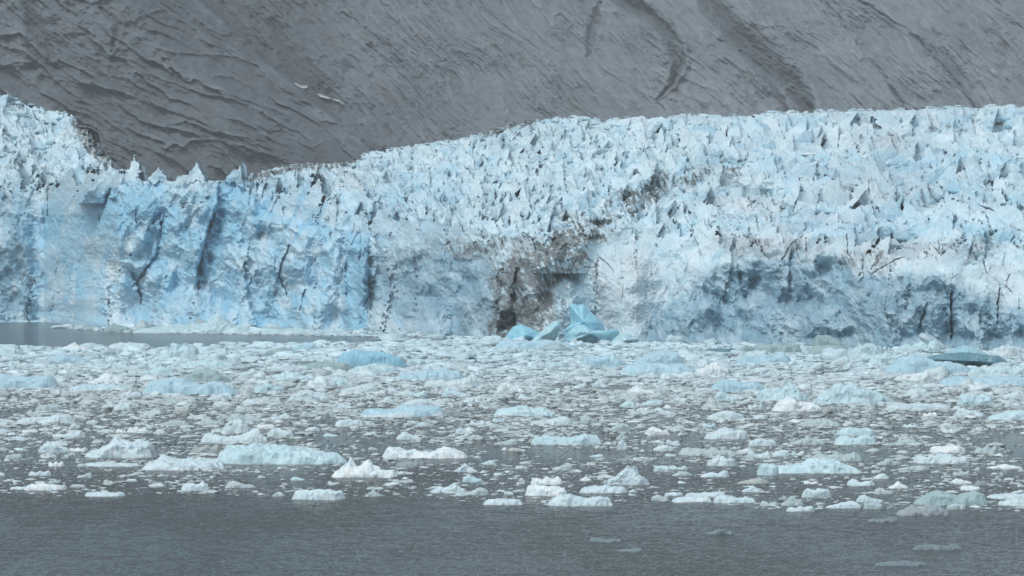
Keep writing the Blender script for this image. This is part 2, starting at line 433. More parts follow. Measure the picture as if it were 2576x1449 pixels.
def build_glacier():
    us = np.arange(-190, 2770, 1.25, dtype=np.float32); vs = np.arange(180, 892, 1.0, dtype=np.float32)
    U, V = np.meshgrid(us, vs)
    R, Cn = U.shape
    n1 = fbm2(us / 45, us * 0 + 3.3, 4, 1)
    vw = vw_c(us); vc = vc_c(us) + 14 * n1 + 16 * fbm2(us / 17, us * 0 + 9.3, 4, 2); sky = sky_c(us)
    Df = shore(vw + 0.0); Db = 1050 + (back_c(us) - 1050) * np.interp(us, [0, 300, 700, 2600], [.62, .75, .6, .52])
    t = np.maximum(vw - V, -12)
    Xm = (U - 1288) / F * 1050.0; Zm = (HZ - V) / F * 1050.0           # metres, for the noises
    macro = 9 * fbm2(Xm / 42, Zm / 60 + 7, 3, 101)                      # bays and buttresses of the cliff
    lean = 0.30 + 0.08 * sstep(1450, 1700, us)
    Dface = Df + macro + t / F * Df * lean
    tc = np.maximum(vw - vc, 1)
    Dc = Df + tc / F * Df * lean
    q = np.clip((vc - V) / np.maximum(vc - sky, 30), 0, 1.4)
    nst = 4.3
    ph = q * nst + 0.55 * fbm2(Xm / 60, Zm * 0 + 1.7, 3, 111) + 0.25 * fbm2(Xm / 25, Zm / 25, 2, 113)
    S = q ** 1.15 - (0.55 + .30 * sstep(1400, 1800, us)) * np.sin(2 * np.pi * ph) / (2 * np.pi * nst)
    Dfield = Dc + 1.5 * (q > 0) + (Db - Dc) * np.maximum(S, 0) + macro * np.exp(-q * 3)
    isface = V >= vc
    base = np.where(isface, Dface, Dfield).astype(np.float32)
    # buttresses, pillars and slumped aprons of the cliff
    wx = 16 * fbm2(U / 42, V / 42, 4, 103, .6); wy = 16 * fbm2(U / 42, V / 42, 4, 104, .6)
    for cu, cv, ru, rv, an, amp, hard in ((30, 680, 62, 175, 0, 9, .75), (215, 765, 135, 105, -12, 24, .28), (130, 660, 85, 60, -30, 4, .6), (265, 600, 52, 110, 14, 7, .7),
                                          (350, 560, 40, 110, 22, 6, .75), (345, 690, 70, 50, -10, 4, .6), (430, 620, 46, 120, 18, 6, .7), (512, 560, 40, 160, 14, 8, .75),
                                          (455, 785, 100, 70, 10, 17, .28), (455, 480, 70, 55, 0, 4, .6), (610, 560, 52, 130, 12, 7, .7), (640, 700, 66, 110, 4, 6, .65),
                                          (560, 800, 100, 48, 0, 13, .28), (740, 620, 70, 90, 10, 6, .65), (700, 545, 70, 28, -20, 5, .7), (785, 785, 80, 74, 0, 18, .28), (825, 660, 40, 110, 8, 5, .7),
                                          (893, 690, 34, 170, 2, 8, .75), (930, 700, 30, 130, -4, 4, .7), (990, 800, 90, 60, 10, 14, .28), (1085, 805, 80, 60, -10, 15, .3), (1218, 785, 74, 78, 0, 15, .6),
                                          (1130, 670, 60, 55, 0, 4, .6), (1010, 640, 60, 60, 0, 4, .6), (1230, 680, 50, 60, 5, 4, .6), (1355, 690, 52, 66, 20, 8, .6), (1415, 735, 46, 60, -14, 8, .55), (1385, 800, 70, 60, 10, 12, .4), (1330, 620, 50, 40, 0, 5, .6), (1440, 640, 40, 46, 10, 5, .6), (1560, 735, 110, 145, -8, 16, .3),
                                          (1740, 810, 95, 70, -25, 14, .3), (1900, 800, 90, 60, 10, 6, .6), (2010, 715, 110, 50, 0, -5, .6), (2060, 815, 90, 60, 0, 14, .3), (2215, 790, 100, 85, 0, 13, .35),
                                          (2330, 800, 60, 70, 10, 6, .65), (2440, 790, 52, 90, 0, 5, .7), (2560, 780, 60, 90, 0, 6, .65), (1690, 850, 60, 40, 0, 4, .6)):
        a_ = math.radians(an); dx_ = U + wx - cu; dy_ = V + wy - cv
        x_ = (dx_ * math.cos(a_) + dy_ * math.sin(a_)) / ru; y_ = (-dx_ * math.sin(a_) + dy_ * math.cos(a_)) / rv
        y_ = np.where((y_ > 0) & (amp > 0), y_ * np.interp(cv, [640, 760], [.8, .3]), y_)
        rr = (np.abs(x_) ** 2.4 + np.abs(y_) ** 2.4) ** (1 / 2.4)
        base = base - (amp * (1 - sstep(hard - .25, 1.05, rr)) * isface * sstep(-4, 26, V - vc)).astype(np.float32)

    # ---- regions
    slab = np.maximum.reduce([blob(U, V, 1572, 720, 88, 115), blob(U, V, 1975, 622, 165, 34), blob(U, V, 2210, 470, 230, 50, 8) * .6,
                              blob(U, V, 2020, 560, 150, 26, -3), blob(U, V, 230, 745, 120, 70), blob(U, V, 780, 790, 60, 55),
                              blob(U, V, 2290, 640, 130, 40), blob(U, V, 2500, 730, 80, 60), blob(U, V, 120, 640, 80, 60) * .5,
                              blob(U, V, 2300, 380, 90, 40) * .6, blob(U, V, 1850, 500, 130, 30, 10) * .7])
    ctop = curve([(1560, 845), (1640, 800), (1700, 745), (1830, 665), (1900, 655), (2130, 660), (2150, 695), (2350, 690), (2440, 715), (2520, 770), (2800, 800)])(U)
    deep = sstep(-22, 26, V - ctop + 16 * fbm2(U / 40, V / 40, 3, 121)) * sstep(1560, 1660, U)
    mid = np.maximum(blob(U, V, 1120, 730, 190, 110, 10), blob(U, V, 1180, 800, 130, 60))
    lefty = blob(U, V, 10, 680, 70, 180) * 1.0
    blue = np.maximum.reduce([blob(U, V, 560, 570, 60, 140, 20), blob(U, V, 300, 530, 130, 60, -20), blob(U, V, 895, 720, 34, 150),
                              blob(U, V, 420, 600, 60, 110, 15) * .8, blob(U, V, 730, 520, 190, 60) * .75, blob(U, V, 100, 560, 90, 60) * .8,
                              blob(U, V, 600, 470, 60, 50) * .4, blob(U, V, 460, 730, 140, 80) * .6, blob(U, V, 180, 700, 60, 60, -40) * .5,
                              blob(U, V, 640, 680, 100, 130) * .55, blob(U, V, 930, 560, 120, 60) * .6, blob(U, V, 1060, 490, 110, 60) * .35,
                              blob(U, V, 2150, 560, 150, 40) * .55, blob(U, V, 2330, 440, 160, 60) * .5, blob(U, V, 2030, 430, 120, 30) * .4,
                              blob(U, V, 2250, 545, 90, 40) * .7])
    dd, da, _ = seg_dist(U + 22 * fbm2(U / 50, V / 50, 2, 131), V + 22 * fbm2(U / 50, V / 50, 2, 132), DEBRIS)
    debris = np.exp(-(dd / (30 + 48 * sstep(.25, .8, da))) ** 2)
    debris = np.maximum.reduce([debris, .6 * blob(U, V, 2240, 340, 60, 18), .6 * blob(U, V, 2380, 322, 60, 12), .7 * blob(U, V, 2490, 310, 40, 10),
                                .38 * blob(U, V, 2450, 620, 80, 40), .34 * blob(U, V, 2180, 650, 90, 30), .4 * blob(U, V, 2200, 470, 220, 40, 8),
                                .45 * blob(U, V, 1880, 500, 150, 60, 15), .4 * blob(U, V, 1200, 620, 120, 40), .3 * blob(U, V, 1950, 610, 160, 45)])
    margin = np.maximum.reduce([np.exp(-((V - sky) / 13.0) ** 2) * sstep(560, 640, U) * sstep(960, 880, U) * 0.9,
                                np.exp(-((V - sky) / 16.0) ** 2) * blob(U, V, 1280, 320, 90, 40) * .9,
                                blob(U, V, 235, 350, 34, 80, -38) * 1.0])

    # ---- seracs: tilted blades and blocks, each a facet standing in front of what lies behind it
    D = np.where(V >= sky + 3 + 5 * fbm2(U / 14, V / 40, 2, 5), base + np.where(isface, 0.5, 0.9), 1e6).astype(np.float32)
    tone = np.zeros_like(D); side = np.zeros_like(D)
    EN = fbm2(U / 9, V / 9, 3, 141); EN2 = fbm2(U / 30, V / 30, 2, 143)
    r = np.random.default_rng(21)
    jobs = []
    for _ in range(25000):
        u = r.uniform(-185, 2765); j = int((u + 190) / 1.25); f = r.uniform(0, 1)
        v = sky[j] - 4 + f * (vw[j] - 14 - sky[j])
        jobs.append((v, u, j))
    jobs.sort()
    for v, u, j in jobs:
        i = int(v - 180)
        face = v > vc[j] + 10
        sl, dp, md = slab[i, j], deep[i, j], mid[i, j]
        calm = float(sstep(1450, 1900, u)) * (not face)
        if r.uniform() < sl * 0.9 or r.uniform() < calm * .55 or (face and r.uniform() < (.48 if u < 1000 else .70)) or r.uniform() < dp * .55: continue
        Dm = min(base[i, j], 3000.0); ppm = F / Dm
        big = min(r.lognormal(-.06, .52), 2.3)
        if face and u < 900:
            w = 4.6 * big; h = w * r.uniform(1.2, 3.4); cap = r.uniform(.45, .95); she = r.normal(.30, .22); prot = r.uniform(1.0, 6.5); lean_i = r.uniform(.12, .5)
        elif face:
            w = 3.8 * big; h = w * r.uniform(.7, 1.7); cap = r.uniform(.4, .85); she = r.normal(.1, .25); prot = r.uniform(.6, 2.6); lean_i = r.uniform(.12, .6)
        else:
            w = (2.7 if u < 1500 else 3.0) * big; h = w * r.uniform(.6, 1.6); cap = r.uniform(.34, .8) if r.uniform() < .8 else 1.05; she = r.normal(.32 if u > 1200 else .05, .32); prot = r.uniform(.2, 2.2); lean_i = r.uniform(.2, .95)
            w *= 1 + .5 * calm; prot *= 1 - .6 * calm; h *= 1 + .15 * calm
            h *= 1 - .35 * sstep(40, 0, v - sky[j])
        h = min(h, max((v - sky[j] + (8 if 262 < u < 650 else 5)) / ppm, 1.0))
        wp, hp = max(w * ppm, 4), max(h * ppm, 5)
        yaw = math.tan(math.radians(float(np.clip(r.normal(8, 26 - 12 * calm), -50, 50))))
        ctl = r.normal(0, .32); s0 = r.uniform(-.7, .7); kl = r.uniform(.5, 3.4); kr = r.uniform(.5, 3.4)
        low = 3.2 if v > vc[j] - 20 else .33
        ext = wp * 1.15 + abs(she) * hp
        c0, c1 = max(int((u - ext + 190) / 1.25), 0), min(int((u + ext + 190) / 1.25) + 1, Cn)
        r0, r1 = max(int(v - hp * 1.15 - 180), 0), min(int(v + hp * low - 180) + 1, R)
        if c1 - c0 < 2 or r1 - r0 < 2: continue
        uu = U[r0:r1, c0:c1]; vv = V[r0:r1, c0:c1]
        eta = (v - vv) / hp
        xi = (uu - u - she * np.maximum(v - vv, -.4 * hp)) / wp
        en = EN[r0:r1, c0:c1]; e2 = EN2[r0:r1, c0:c1]
        top = np.minimum(np.minimum(1 + (xi - s0) * kl, 1 - (xi - s0) * kr), cap + ctl * xi) + .15 * en + .18 * e2
        top = np.minimum(top, 1.0)
        ins = (np.abs(xi) < 1 + .25 * en) & (eta < top) & (eta > -low)
        bul = r.uniform(0, .9)
        lat = xi * w * yaw * .55 + bul * xi * xi * w * .5
        if low > 1:
            fd = sstep(-low, .1, eta)
            Dn = np.minimum(base[r0:r1, c0:c1], Dface[r0:r1, c0:c1]) + (1 - fd) * 1.0 + fd * (lat - prot) + np.maximum(eta, 0) * h * max(lean_i - .3, -.05)
        else:
            Dn = Dm - prot * sstep(-.33, .25, eta) + np.maximum(eta, -.04) * h * lean_i + lat * sstep(-.33, 0, eta) + 1.3 * sstep(0, -.33, eta)
        Dc_ = D[r0:r1, c0:c1]
        m = ins & (Dn < Dc_)
        D[r0:r1, c0:c1] = np.where(m, Dn, Dc_)
        tv = r.normal(0, 1)
        tone[r0:r1, c0:c1] = np.where(m, tv, tone[r0:r1, c0:c1])
        side[r0:r1, c0:c1] = np.where(m, xi, side[r0:r1, c0:c1])
    # the spires of the left crest
    for u, v, wp, hp, s0, kl, kr, she, prot in ((284, 484, 66, 70, .0, 1.1, .9, .0, 3), (402, 478, 66, 58, -.1, 1.6, 1.4, .05, 3), (345, 484, 50, 40, 0, 1, 1, 0, 2), (474, 484, 64, 74, .35, .8, 2.4, .0, 4),
                                             (545, 522, 62, 118, .55, .75, 3.0, .25, 6), (600, 500, 26, 66, 0, 1.4, 1.4, .1, 4), (655, 540, 34, 96, .5, .9, 3, .3, 5), (440, 486, 40, 46, .2, .8, 1.2, .1, 2), (510, 490, 44, 50, -.2, 1.2, .8, .1, 3), (318, 482, 36, 44, .3, 1, 1.4, .1, 2), (580, 486, 40, 52, -.1, 1, 1, .1, 3), (625, 476, 36, 44, .2, 1, 1.2, .1, 2),
                                             (60, 560, 60, 60, -.2, 1.2, .7, 0, 3), (200, 470, 46, 44, .1, 1, 1, .1, 2), (908, 590, 26, 60, .2, 1.2, 1.6, .1, 4), (1500, 660, 120, 70, -.3, 1.4, .8, .1, 2)):
        c0, c1 = max(int((u - 1.4 * wp - .3 * hp + 190) / 1.25), 0), int((u + 1.4 * wp + .3 * hp + 190) / 1.25); r0, r1 = int(v - hp * 1.15 - 180), int(v + hp * .4 - 180)
        uu, vv = U[r0:r1, c0:c1], V[r0:r1, c0:c1]; eta = (v - vv) / hp; xi = (uu - u - she * (v - vv)) / wp
        en = EN[r0:r1, c0:c1]; e2 = EN2[r0:r1, c0:c1]
        j = int((u + 190) / 1.25); Dm = float(base[int(v - 180), j]); m_ = Dm / F
        topf = np.minimum(1 + (xi - s0) * kl, 1 - (xi - s0) * kr) + .16 * en + .20 * e2
        Dn = Dm - prot * sstep(-.4, .3, eta) + np.maximum(eta, 0) * hp * m_ * .35 + np.where(xi > s0, (xi - s0) * wp * m_ * .3, (s0 - xi) * wp * m_ * .12)
        m = (np.abs(xi) < 1.3) & (eta < topf) & (eta > -.4) & (Dn < D[r0:r1, c0:c1])
        D[r0:r1, c0:c1] = np.where(m, Dn, D[r0:r1, c0:c1]); tone[r0:r1, c0:c1] = np.where(m, .4, tone[r0:r1, c0:c1])
    valid = D < 9e5
    valid = np.maximum.accumulate(valid, axis=0)
    # fill holes from below
    for i in range(R - 2, -1, -1):
        h = valid[i] & (D[i] > 9e5); D[i] = np.where(h, D[i + 1] + 1.5, D[i])

    # ---- gashes and chutes in the cliff
    dark = np.zeros_like(D)
    for pts, w, dep in (([(556, 445), (545, 520), (520, 600), (496, 690)], 7, 9), ([(640, 450), (628, 500)], 7, 5), ([(408, 560), (396, 640), (350, 700)], 10, 7),
                        ([(540, 540), (505, 640), (500, 720)], 14, 5), ([(725, 620), (700, 690), (720, 740)], 4, 5), ([(765, 730), (755, 780)], 3, 5),
                        ([(270, 490), (250, 560)], 9, 6), ([(120, 480), (120, 540)], 4, 4), ([(620, 700), (640, 790)], 16, 6), ([(640, 812), (690, 826)], 8, 4),
                        ([(-20, 806), (95, 804)], 12, 8), ([(330, 690), (350, 720), (352, 745)], 6, 7), ([(870, 640), (872, 740)], 6, 5), ([(925, 620), (935, 800)], 7, 5),
                        ([(2393, 735), (2393, 850)], 3, 7), ([(2514, 725), (2508, 800)], 3, 7), ([(2330, 765), (2312, 820)], 4, 5), ([(1297, 690), (1290, 850)], 9, 5),
                        ([(1940, 745), (1990, 770), (2040, 750)], 16, 5), ([(1990, 640), (1985, 720)], 8, 4),
                        ([(1860, 690), (1880, 760)], 14, 4), ([(2060, 770), (2110, 800)], 14, 4), ([(1960, 668), (2090, 672)], 6, 2)):
        d, a, sg = seg_dist(U + 5 * fbm2(U / 14, V / 14, 2, 151), V + 5 * fbm2(U / 14, V / 14, 2, 152), pts)
        ww = w * (.5 + .5 * np.sin(np.pi * np.clip(a, .05, .95)))
        ww = ww * (1 + 1.1 * fbm2(U / 26, V / 26, 2, 153))
        g = np.where(sg < 0, np.exp(-np.maximum(d, 0) / (2.4 * np.maximum(ww, .8))), np.exp(-(d / np.maximum(.5 * ww, .7)) ** 2))
        D = np.where(valid, D + .72 * dep * g, D)
    # thin cracks across the smooth slabs
    crack = np.zeros_like(D)
    for pts in ([(1475, 650), (1500, 665), (1500, 700), (1493, 730)], [(1468, 672), (1500, 672)], [(1500, 640), (1530, 665), (1545, 685)], [(1490, 730), (1510, 745)],
                [(1600, 655), (1604, 690)], [(1968, 655), (1990, 615), (2010, 600)], [(2003, 600), (2005, 640), (2012, 655)], [(2027, 598), (2028, 650)],
                [(2130, 590), (2133, 640), (2150, 660)], [(2190, 690), (2250, 655), (2290, 640)], [(2250, 620), (2300, 625), (2310, 650)], [(2210, 640), (2190, 680)],
                [(2470, 640), (2482, 690)], [(2540, 690), (2530, 720), (2548, 735)], [(2480, 540), (2490, 560)], [(1902, 545), (1910, 590)], [(1948, 545), (1950, 570)],
                [(2185, 455), (2186, 490)], [(2330, 470), (2360, 510), (2380, 480)], [(1880, 520), (1920, 490)], [(2460, 515), (2500, 530)], [(2340, 610), (2365, 640), (2360, 600)]):
        d, a, sg = seg_dist(U + 3 * fbm2(U / 9, V / 9, 2, 161), V + 3 * fbm2(U / 9, V / 9, 2, 162), pts)
        wk = 1.5 * np.clip(.75 + 1.6 * fbm2(U / 18, V / 18, 2, 163), .15, 1.6) * (.4 + .6 * np.sin(np.pi * np.clip(a, .04, .96)))
        crack = np.maximum(crack, np.exp(-(d / wk) ** 2))
    D = D + np.where(valid, 1.6 * crack, 0)
    foot = sstep(46, -4, vw - V) * isface
    # ---- rubble relief
    rub = np.clip(.35 - .14 * sstep(1450, 1900, U) * ~isface + .9 * deep + .6 * mid + .55 * (isface & (U < 1000)) + .9 * debris - .75 * slab, .06, 1.5)
    wX = Xm + 1.6 * fbm2(Xm / 5, Zm / 5, 3, 176); wZ = Zm + 1.6 * fbm2(Xm / 5, Zm / 5, 3, 177)
    rel = 6.0 * fbm2(wX / 9 + .3 * wZ / 9, wZ / 12, 5, 171, .44, 2.03, 1) + 2.2 * fbm2(Xm / 22, Zm / 22, 3, 172) + .28 * fbm2(Xm / 2.2, Zm / 2.8, 3, 173, .6)
    col_ = fbm2(Xm / 4.0 + .35 * Zm / 4, Zm / 26, 4, 174, .6)
    D = D + np.where(valid, (1 - .75 * foot) * rub * rel * .85 + .9 * col_ * (isface * .7 + .3) * (1 - .6 * slab), 0)
    D = D + np.where(valid, .13 * fbm2(Xm / 1.1, Zm / 1.4, 2, 175), 0)
    D = np.where(valid, D - 5.0 * foot ** 1.5, D)
    # skirt over the crest so that the ice has a back
    top = np.argmax(valid, axis=0)
    co = at(U, V, np.minimum(D, 4000))
    ok = valid.copy()
    for c in range(Cn):
        k = top[c]
        if k >= 2:
            p = co[k, c]
            co[k - 1, c] = (p[0], p[1] + 22, p[2] - 1.0); co[k - 2, c] = (p[0], p[1] + 60, p[2] - 25)
            ok[k - 1, c] = ok[k - 2, c] = True
    # below the water line run straight down
    # ---- colour of the ice itself
    white = np.array([.625, .755, .815]); pale = np.array([.485, .675, .775]); bl = np.array([.275, .54, .715]); teal = np.array([.205, .36, .46]); dirt = np.array([.105, .105, .096])
    greyi = np.array([.585, .66, .70])
    nz = fbm2(U / 60, V / 45, 4, 181); nf = fbm2(U / 12, V / 12, 4, 183, .6)
    wpale = np.clip(.45 + .8 * nz + .26 * tone + .16 * nf, 0, 1)
    def mix(a, b, w): return a * (1 - w[..., None]) + b * w[..., None]
    C = mix(white + 0 * U[..., None], pale, wpale)
    gz = np.clip(slab * .7 * (U > 1300) + .35 * sstep(0, .5, fbm2(U / 120, V / 60, 3, 185)) * sstep(1300, 1700, U), 0, 1)
    C = mix(C, greyi * 1.02, gz * .7)
    bm = np.clip(blue * (1.0 + .5 * nf + .2 * tone + .5 * nz) + .16 * np.maximum(tone - .8, 0), 0, 1)
    bm = bm * np.where(isface, 1, .48)
    bm = np.maximum(bm, np.clip((.50 + .9 * nz + .2 * tone) * sstep(1000, 800, U) * sstep(440, 520, V), 0, .7))
    bm = np.clip(bm * (.9 + .5 * sstep(-.1, .4, fbm2(U / 28, V / 60, 3, 187))), 0, .95)
    wall = sstep(.35, .95, np.cos(2 * np.pi * ph)) * (q > 0.02) * (.35 + .5 * nz + .3 * tone) * (.4 + .6 * sstep(1400, 1800, U))
    C = mix(C, np.array([.41, .64, .75]), np.clip(wall, 0, .7))
    C = mix(C, bl, bm)
    tm = np.clip((deep * .92 + mid * .95 + lefty * .85) * (.84 + .5 * nf + .6 * nz), 0, .95)
    C = mix(C, teal, tm)
    st = fbm2((U - .45 * (V - 600)) / 7, V / 34, 4, 191, .6)
    st2 = fbm2(U / 10, V / 10, 4, 193, .6)
    crev = np.clip((np.abs(side) - .55) * 1.6, 0, 1) * (debris > .12)
    pt = fbm2(U / 46, V / 34, 4, 197, .6)
    dm = np.clip(sstep(.12, .42, debris * (1 + .25 * sstep(560, 680, V)) * (.17 + .9 * st + .45 * st2 + .35 * crev + .95 * pt + .30 * sstep(540, 660, V) + .6 * nf)), 0, 1) * (.66 + .22 * np.clip(.5 + nz + nf, 0, 1))
    dm = np.maximum(dm, .85 * sstep(.18, .5, margin * (.5 + .8 * st2 + .2 * nz)))
    speck = sstep(.34, .5, st) * sstep(-.05, .25, fbm2(U / 110, V / 70, 3, 195)) * sstep(900, 1300, U) * (V < vc) * .55
    speck = np.maximum(speck, sstep(.36, .5, st) * sstep(.0, .3, fbm2(U / 80, V / 60, 3, 196)) * (V < 480) * (U < 320) * .5)
    dm = np.maximum(dm, speck)
    C = mix(C, dirt, dm)
    C = mix(C, np.array([.16, .18, .20]), .6 * crack)
    big_ = fbm2(U / 330, V / 70, 3, 198); mott = fbm2(U / 70, V / 26, 4, 199, .6)
    C = C * (1 + .10 * big_ + .05 * mott)[..., None]
    C = np.clip(C, .02, .85)
    # ---- split in the cliff above the water, the crevassed field behind it and the stained margin
    idx = np.arange(R * Cn).reshape(R, Cn)
    q_ok = ok[:-1, :-1] & ok[1:, :-1] & ok[:-1, 1:] & ok[1:, 1:] & (V[:-1, :-1] < (vw + 9)[None, :-1])
    f = np.stack([idx[:-1, :-1], idx[1:, :-1], idx[1:, 1:], idx[:-1, 1:]], -1)
    face_q = (V[:-1, :-1] >= vc[None, :-1])
    root = empty('glacier', (0, 1000, 0))
    tag(root, 'blue-white tidewater glacier with a broken ice cliff and a crevassed field rising behind it', 'glacier')
    cv = co.reshape(-1, 3) - np.array([0, 1000, 0]); cc = C.reshape(-1, 3)
    for name, m in (('ice_cliff', q_ok & face_q), ('ice_field', q_ok & ~face_q)):
        vv_, ff_, c_ = compact(cv, f[m], cc)
        mesh_from(name, vv_, ff_, M['glacier'], c_, True, root)
    return root


build_glacier()

# ------------------------------------------------------------------ water
def build_water():
    side = np.cumsum(np.geomspace(6, 60000, 26))
    us = np.concatenate([-260 - side[::-1], np.arange(-260, 2837, 3.0), 2836 + side])
    ys = np.concatenate([[-400, 60, 150, 190], np.arange(196, 372, .23), 372 * (9000 / 372.0) ** np.linspace(.004, 1, 90)])
    U, Y = np.meshgrid(us, ys)
    X = (U - 1288) / F * np.maximum(Y, 60)
    chop = sstep(190, 205, Y) * sstep(371, 330, Y) * sstep(-700, -260, U) * sstep(3276, 2836, U)
    patch = .55 + .75 * sstep(-.3, .4, fbm2(X / 16, Y / 60, 3, 401))
    hgt = .075 * fbm2(X / .95, Y / 1.5, 3, 402, .55, 2.1, 2) + .07 * fbm2(X / 2.4 + .3 * Y / 3, Y / 3.2, 2, 405) + .03 * fbm2(X / 7, Y / 9, 2, 407)
    co = np.stack([X, Y, hgt * chop * patch], -1)
    return mesh_from('fjord_water', co.reshape(-1, 3), grid_faces(len(ys), len(us)), M['water'], None, True)


wo = build_water()
tag(wo, kind='structure')

# ------------------------------------------------------------------ floes
TONE = {'w': (.58, .695, .735), 'W': (.72, .795, .82), 'g': (.45, .54, .555), 'b': (.52, .69, .735), 'B': (.27, .53, .66), 'c': (.44, .635, .72),
        'd': (.115, .235, .29), 't': (.33, .455, .47), 'k': (.03, .035, .04), 'y': (.43, .48, .47), 'x': (.30, .35, .375)}
PROF = {'dome': [.15, .55, .85, 1, .95, .7, .25], 'flat': [.5, .8, .95, 1, .9, .95, .55], 'loaf': [.75, .95, .92, 1, .95, .9, .7],
        'peakl': [.2, .9, 1, .65, .45, .4, .2], 'peak': [.1, .3, .6, 1, .6, .35, .1], 'peakr': [.15, .35, .4, .5, .85, 1, .25],
        'rag': [.4, .8, .55, .95, .6, 1, .4], 'two': [.3, .95, .8, .4, .55, .8, .3], 'saddle': [.5, 1, .6, .4, .7, .9, .4], 'slopr': [.25, .8, 1, .8, .6, .45, .15], 'slopl': [.15, .4, .6, .8, 1, .85, .3]}


def floe_mesh(name, u0, u1, vt, vb, prof, mat, seed, parent=None, origin=None, depth=None, rough=1.0, D=None):
    """a lump of ice whose front waterline is seen at vb and whose outline rises to vt; real depth and a keel."""
    Dn = D if D is not None else shore(vb)
    W = (u1 - u0) / F * Dn
    d = depth if depth else min(max(.55 * W, .5), 14 + .12 * W)
    Dm = Dn + d * .45
    W = (u1 - u0) / F * Dm; xc = ((u0 + u1) / 2 - 1288) / F * Dm
    H = max(EYE - (vt - HZ) / F * Dm, .12)
    pw = (u1 - u0) * .4
    nx = int(np.clip(pw * 1.6, 18, 210)); ny = int(np.clip(nx * .6, 20, 90))
    X, Y = np.meshgrid(np.linspace(-1.12, 1.12, nx), -1.12 + 2.24 * np.linspace(0, 1, ny) ** 1.9)
    pr = PROF[prof] if isinstance(prof, str) else prof
    P = np.interp(X, np.linspace(-1, 1, len(pr)), pr)
    k = max(W, .6)
    q3 = np.stack([X * W / 2, Y * d / 2, 0 * X], -1)
    wob = fbm3(q3 / (k * .22) + seed * 3.1, 3, seed); wob2 = fbm3(q3 / (k * .06) + seed * 1.7, 3, seed + 5)
    P = np.interp(X + .10 * wob + .03 * wob2, np.linspace(-1, 1, len(pr)), pr)
    yr = Y + .22 * wob
    e = 1 - (np.abs(X + .05 * wob2) ** 3.4 + np.abs(yr) ** 2.6) + .16 * wob + .05 * wob2
    edge = np.clip(e / .42, 0, 1) ** .5
    crown = 1 - .45 * sstep(.15, 1.0, yr) - .30 * sstep(-.1, -1.0, yr)
    Z = H * P * crown * edge * (1 + .10 * wob) - .3 * (1 - edge) - np.where(e < 0, np.minimum(.5, -e), 0) * min(1, H)
    sc = min(k * .30, max(H * 1.5, .3))
    p3 = np.stack([X * W / 2, Y * d / 2, Z], -1)
    n1 = [fbm3(p3 / sc + seed * 2.3 + 9 * c_, 4, seed + c_, .55, 1 if c_ == 2 else 0) for c_ in range(3)]
    n2 = fbm3(p3 / (sc * .28) + seed, 3, seed + 21, .6)
    am = min(.34 * H, .12 * k) * rough * np.clip(edge * 1.4, 0, 1)
    gx = p3[..., 0] + am * .45 * n1[0]; gy = p3[..., 1] + am * 1.5 * n1[1] - am * .35 * n2
    Z = Z + am * (1.0 * n1[2] + .35 * n2) * np.clip(P * 1.4, .25, 1)
    co = np.stack([gx, gy, Z], -1).reshape(-1, 3)
    faces = grid_faces(ny, nx)
    o = mesh_from(name, co, faces, mat, None, True, parent)
    base = np.array([xc, Dm, 0.0])
    o.location = base if origin is None else base - origin
    return o, base


FL = []        # (u0,u1,vt,vb,profile,tone,label,short reference)
def fl(*a): FL.append(a)


# foreground, nearest the open water
fl(210, 395, 1101, 1152, [.1, .35, .42, .8, 1, .85, .8, .88, .8, .3], 'w', 'big smooth white floe with a double hump and a low shelf on one side', 'double-humped floe')
fl(94, 180, 1112, 1138, 'slopr', 'w', 'rounded white lump with a ragged foot beside the double-humped floe', 'rounded lump')
fl(356, 572, 1147, 1183, [.35, .5, 1, .9, .75, .8, .7, .8, .4], 'w', 'long pale white floe lying just in front of the largest pale blue slab', 'long pale floe')
fl(206, 356, 1160, 1174, [.3, .6, .8, .5, .6, .4, .5], 'w', 'thin white ice tongue trailing from the end of the long pale floe', 'thin tongue')
fl(546, 880, 1117, 1168, [.35, .9, .97, 1, .9, .86, .88, .75, .6, .55, .45, .2], 'b', 'largest pale blue slab of ice with a smooth sloping top', 'largest pale blue slab')
fl(553, 634, 1053, 1092, 'dome', 'w', 'round dome of ice rising behind a low sagging floe', 'round dome')
fl(505, 668, 1080, 1114, [.35, .7, .55, .45, .5, .65, .9, .6], 'w', 'low sagging white floe in front of the round dome', 'sagging floe')
fl(638, 674, 1080, 1114, 'peakl', 'w', 'small pointed ice block at the end of the sagging floe', 'pointed block')
fl(671, 741, 1079, 1102, [.4, .95, 1, .85, .8, .5], 'w', 'small blunt white block right of the sagging floe', 'blunt block')
fl(56, 168, 1215, 1234, [.2, .7, 1, .9, .75, .65, .3], 'W', 'low white mound with a thin tail at the edge of the open water', 'low mound with a tail')
fl(24, 66, 1224, 1232, 'flat', 'w', 'thin ice tail on the far left of the low mound', 'thin tail')
fl(210, 319, 1235, 1250, [.5, .8, .7, .9, .6, .9, .4], 'w', 'flat white floe with a dark slit, alone on the edge of the open water', 'slit floe')
fl(455, 526, 1212, 1235, [.6, .8, .75, .7, 1, .6], 'w', 'stubby white block with a knob on its right end', 'knobbed block')
fl(69, 131, 1183, 1197, 'rag', 'w', 'small crumbly white floe above the low mound with a tail', 'crumbly floe')
fl(131, 218, 1082, 1101, [.3, .5, .4, .6, .7, 1, .4], 'w', 'ragged white floe with an upright tooth behind the rounded lump', 'toothed ragged floe')
fl(38, 190, 1040, 1065, [.2, .5, .55, .6, .55, 1, .8, .3], 'w', 'low white floe with a bump at its right end, near the left border', 'bump-ended floe')
fl(-30, 27, 1072, 1092, 'slopr', 'w', 'white floe cut off by the left border of the view', 'cut-off floe')
fl(53, 97, 1081, 1088, 'flat', 'W', 'very bright thin flat sliver of ice near the left border', 'bright sliver')
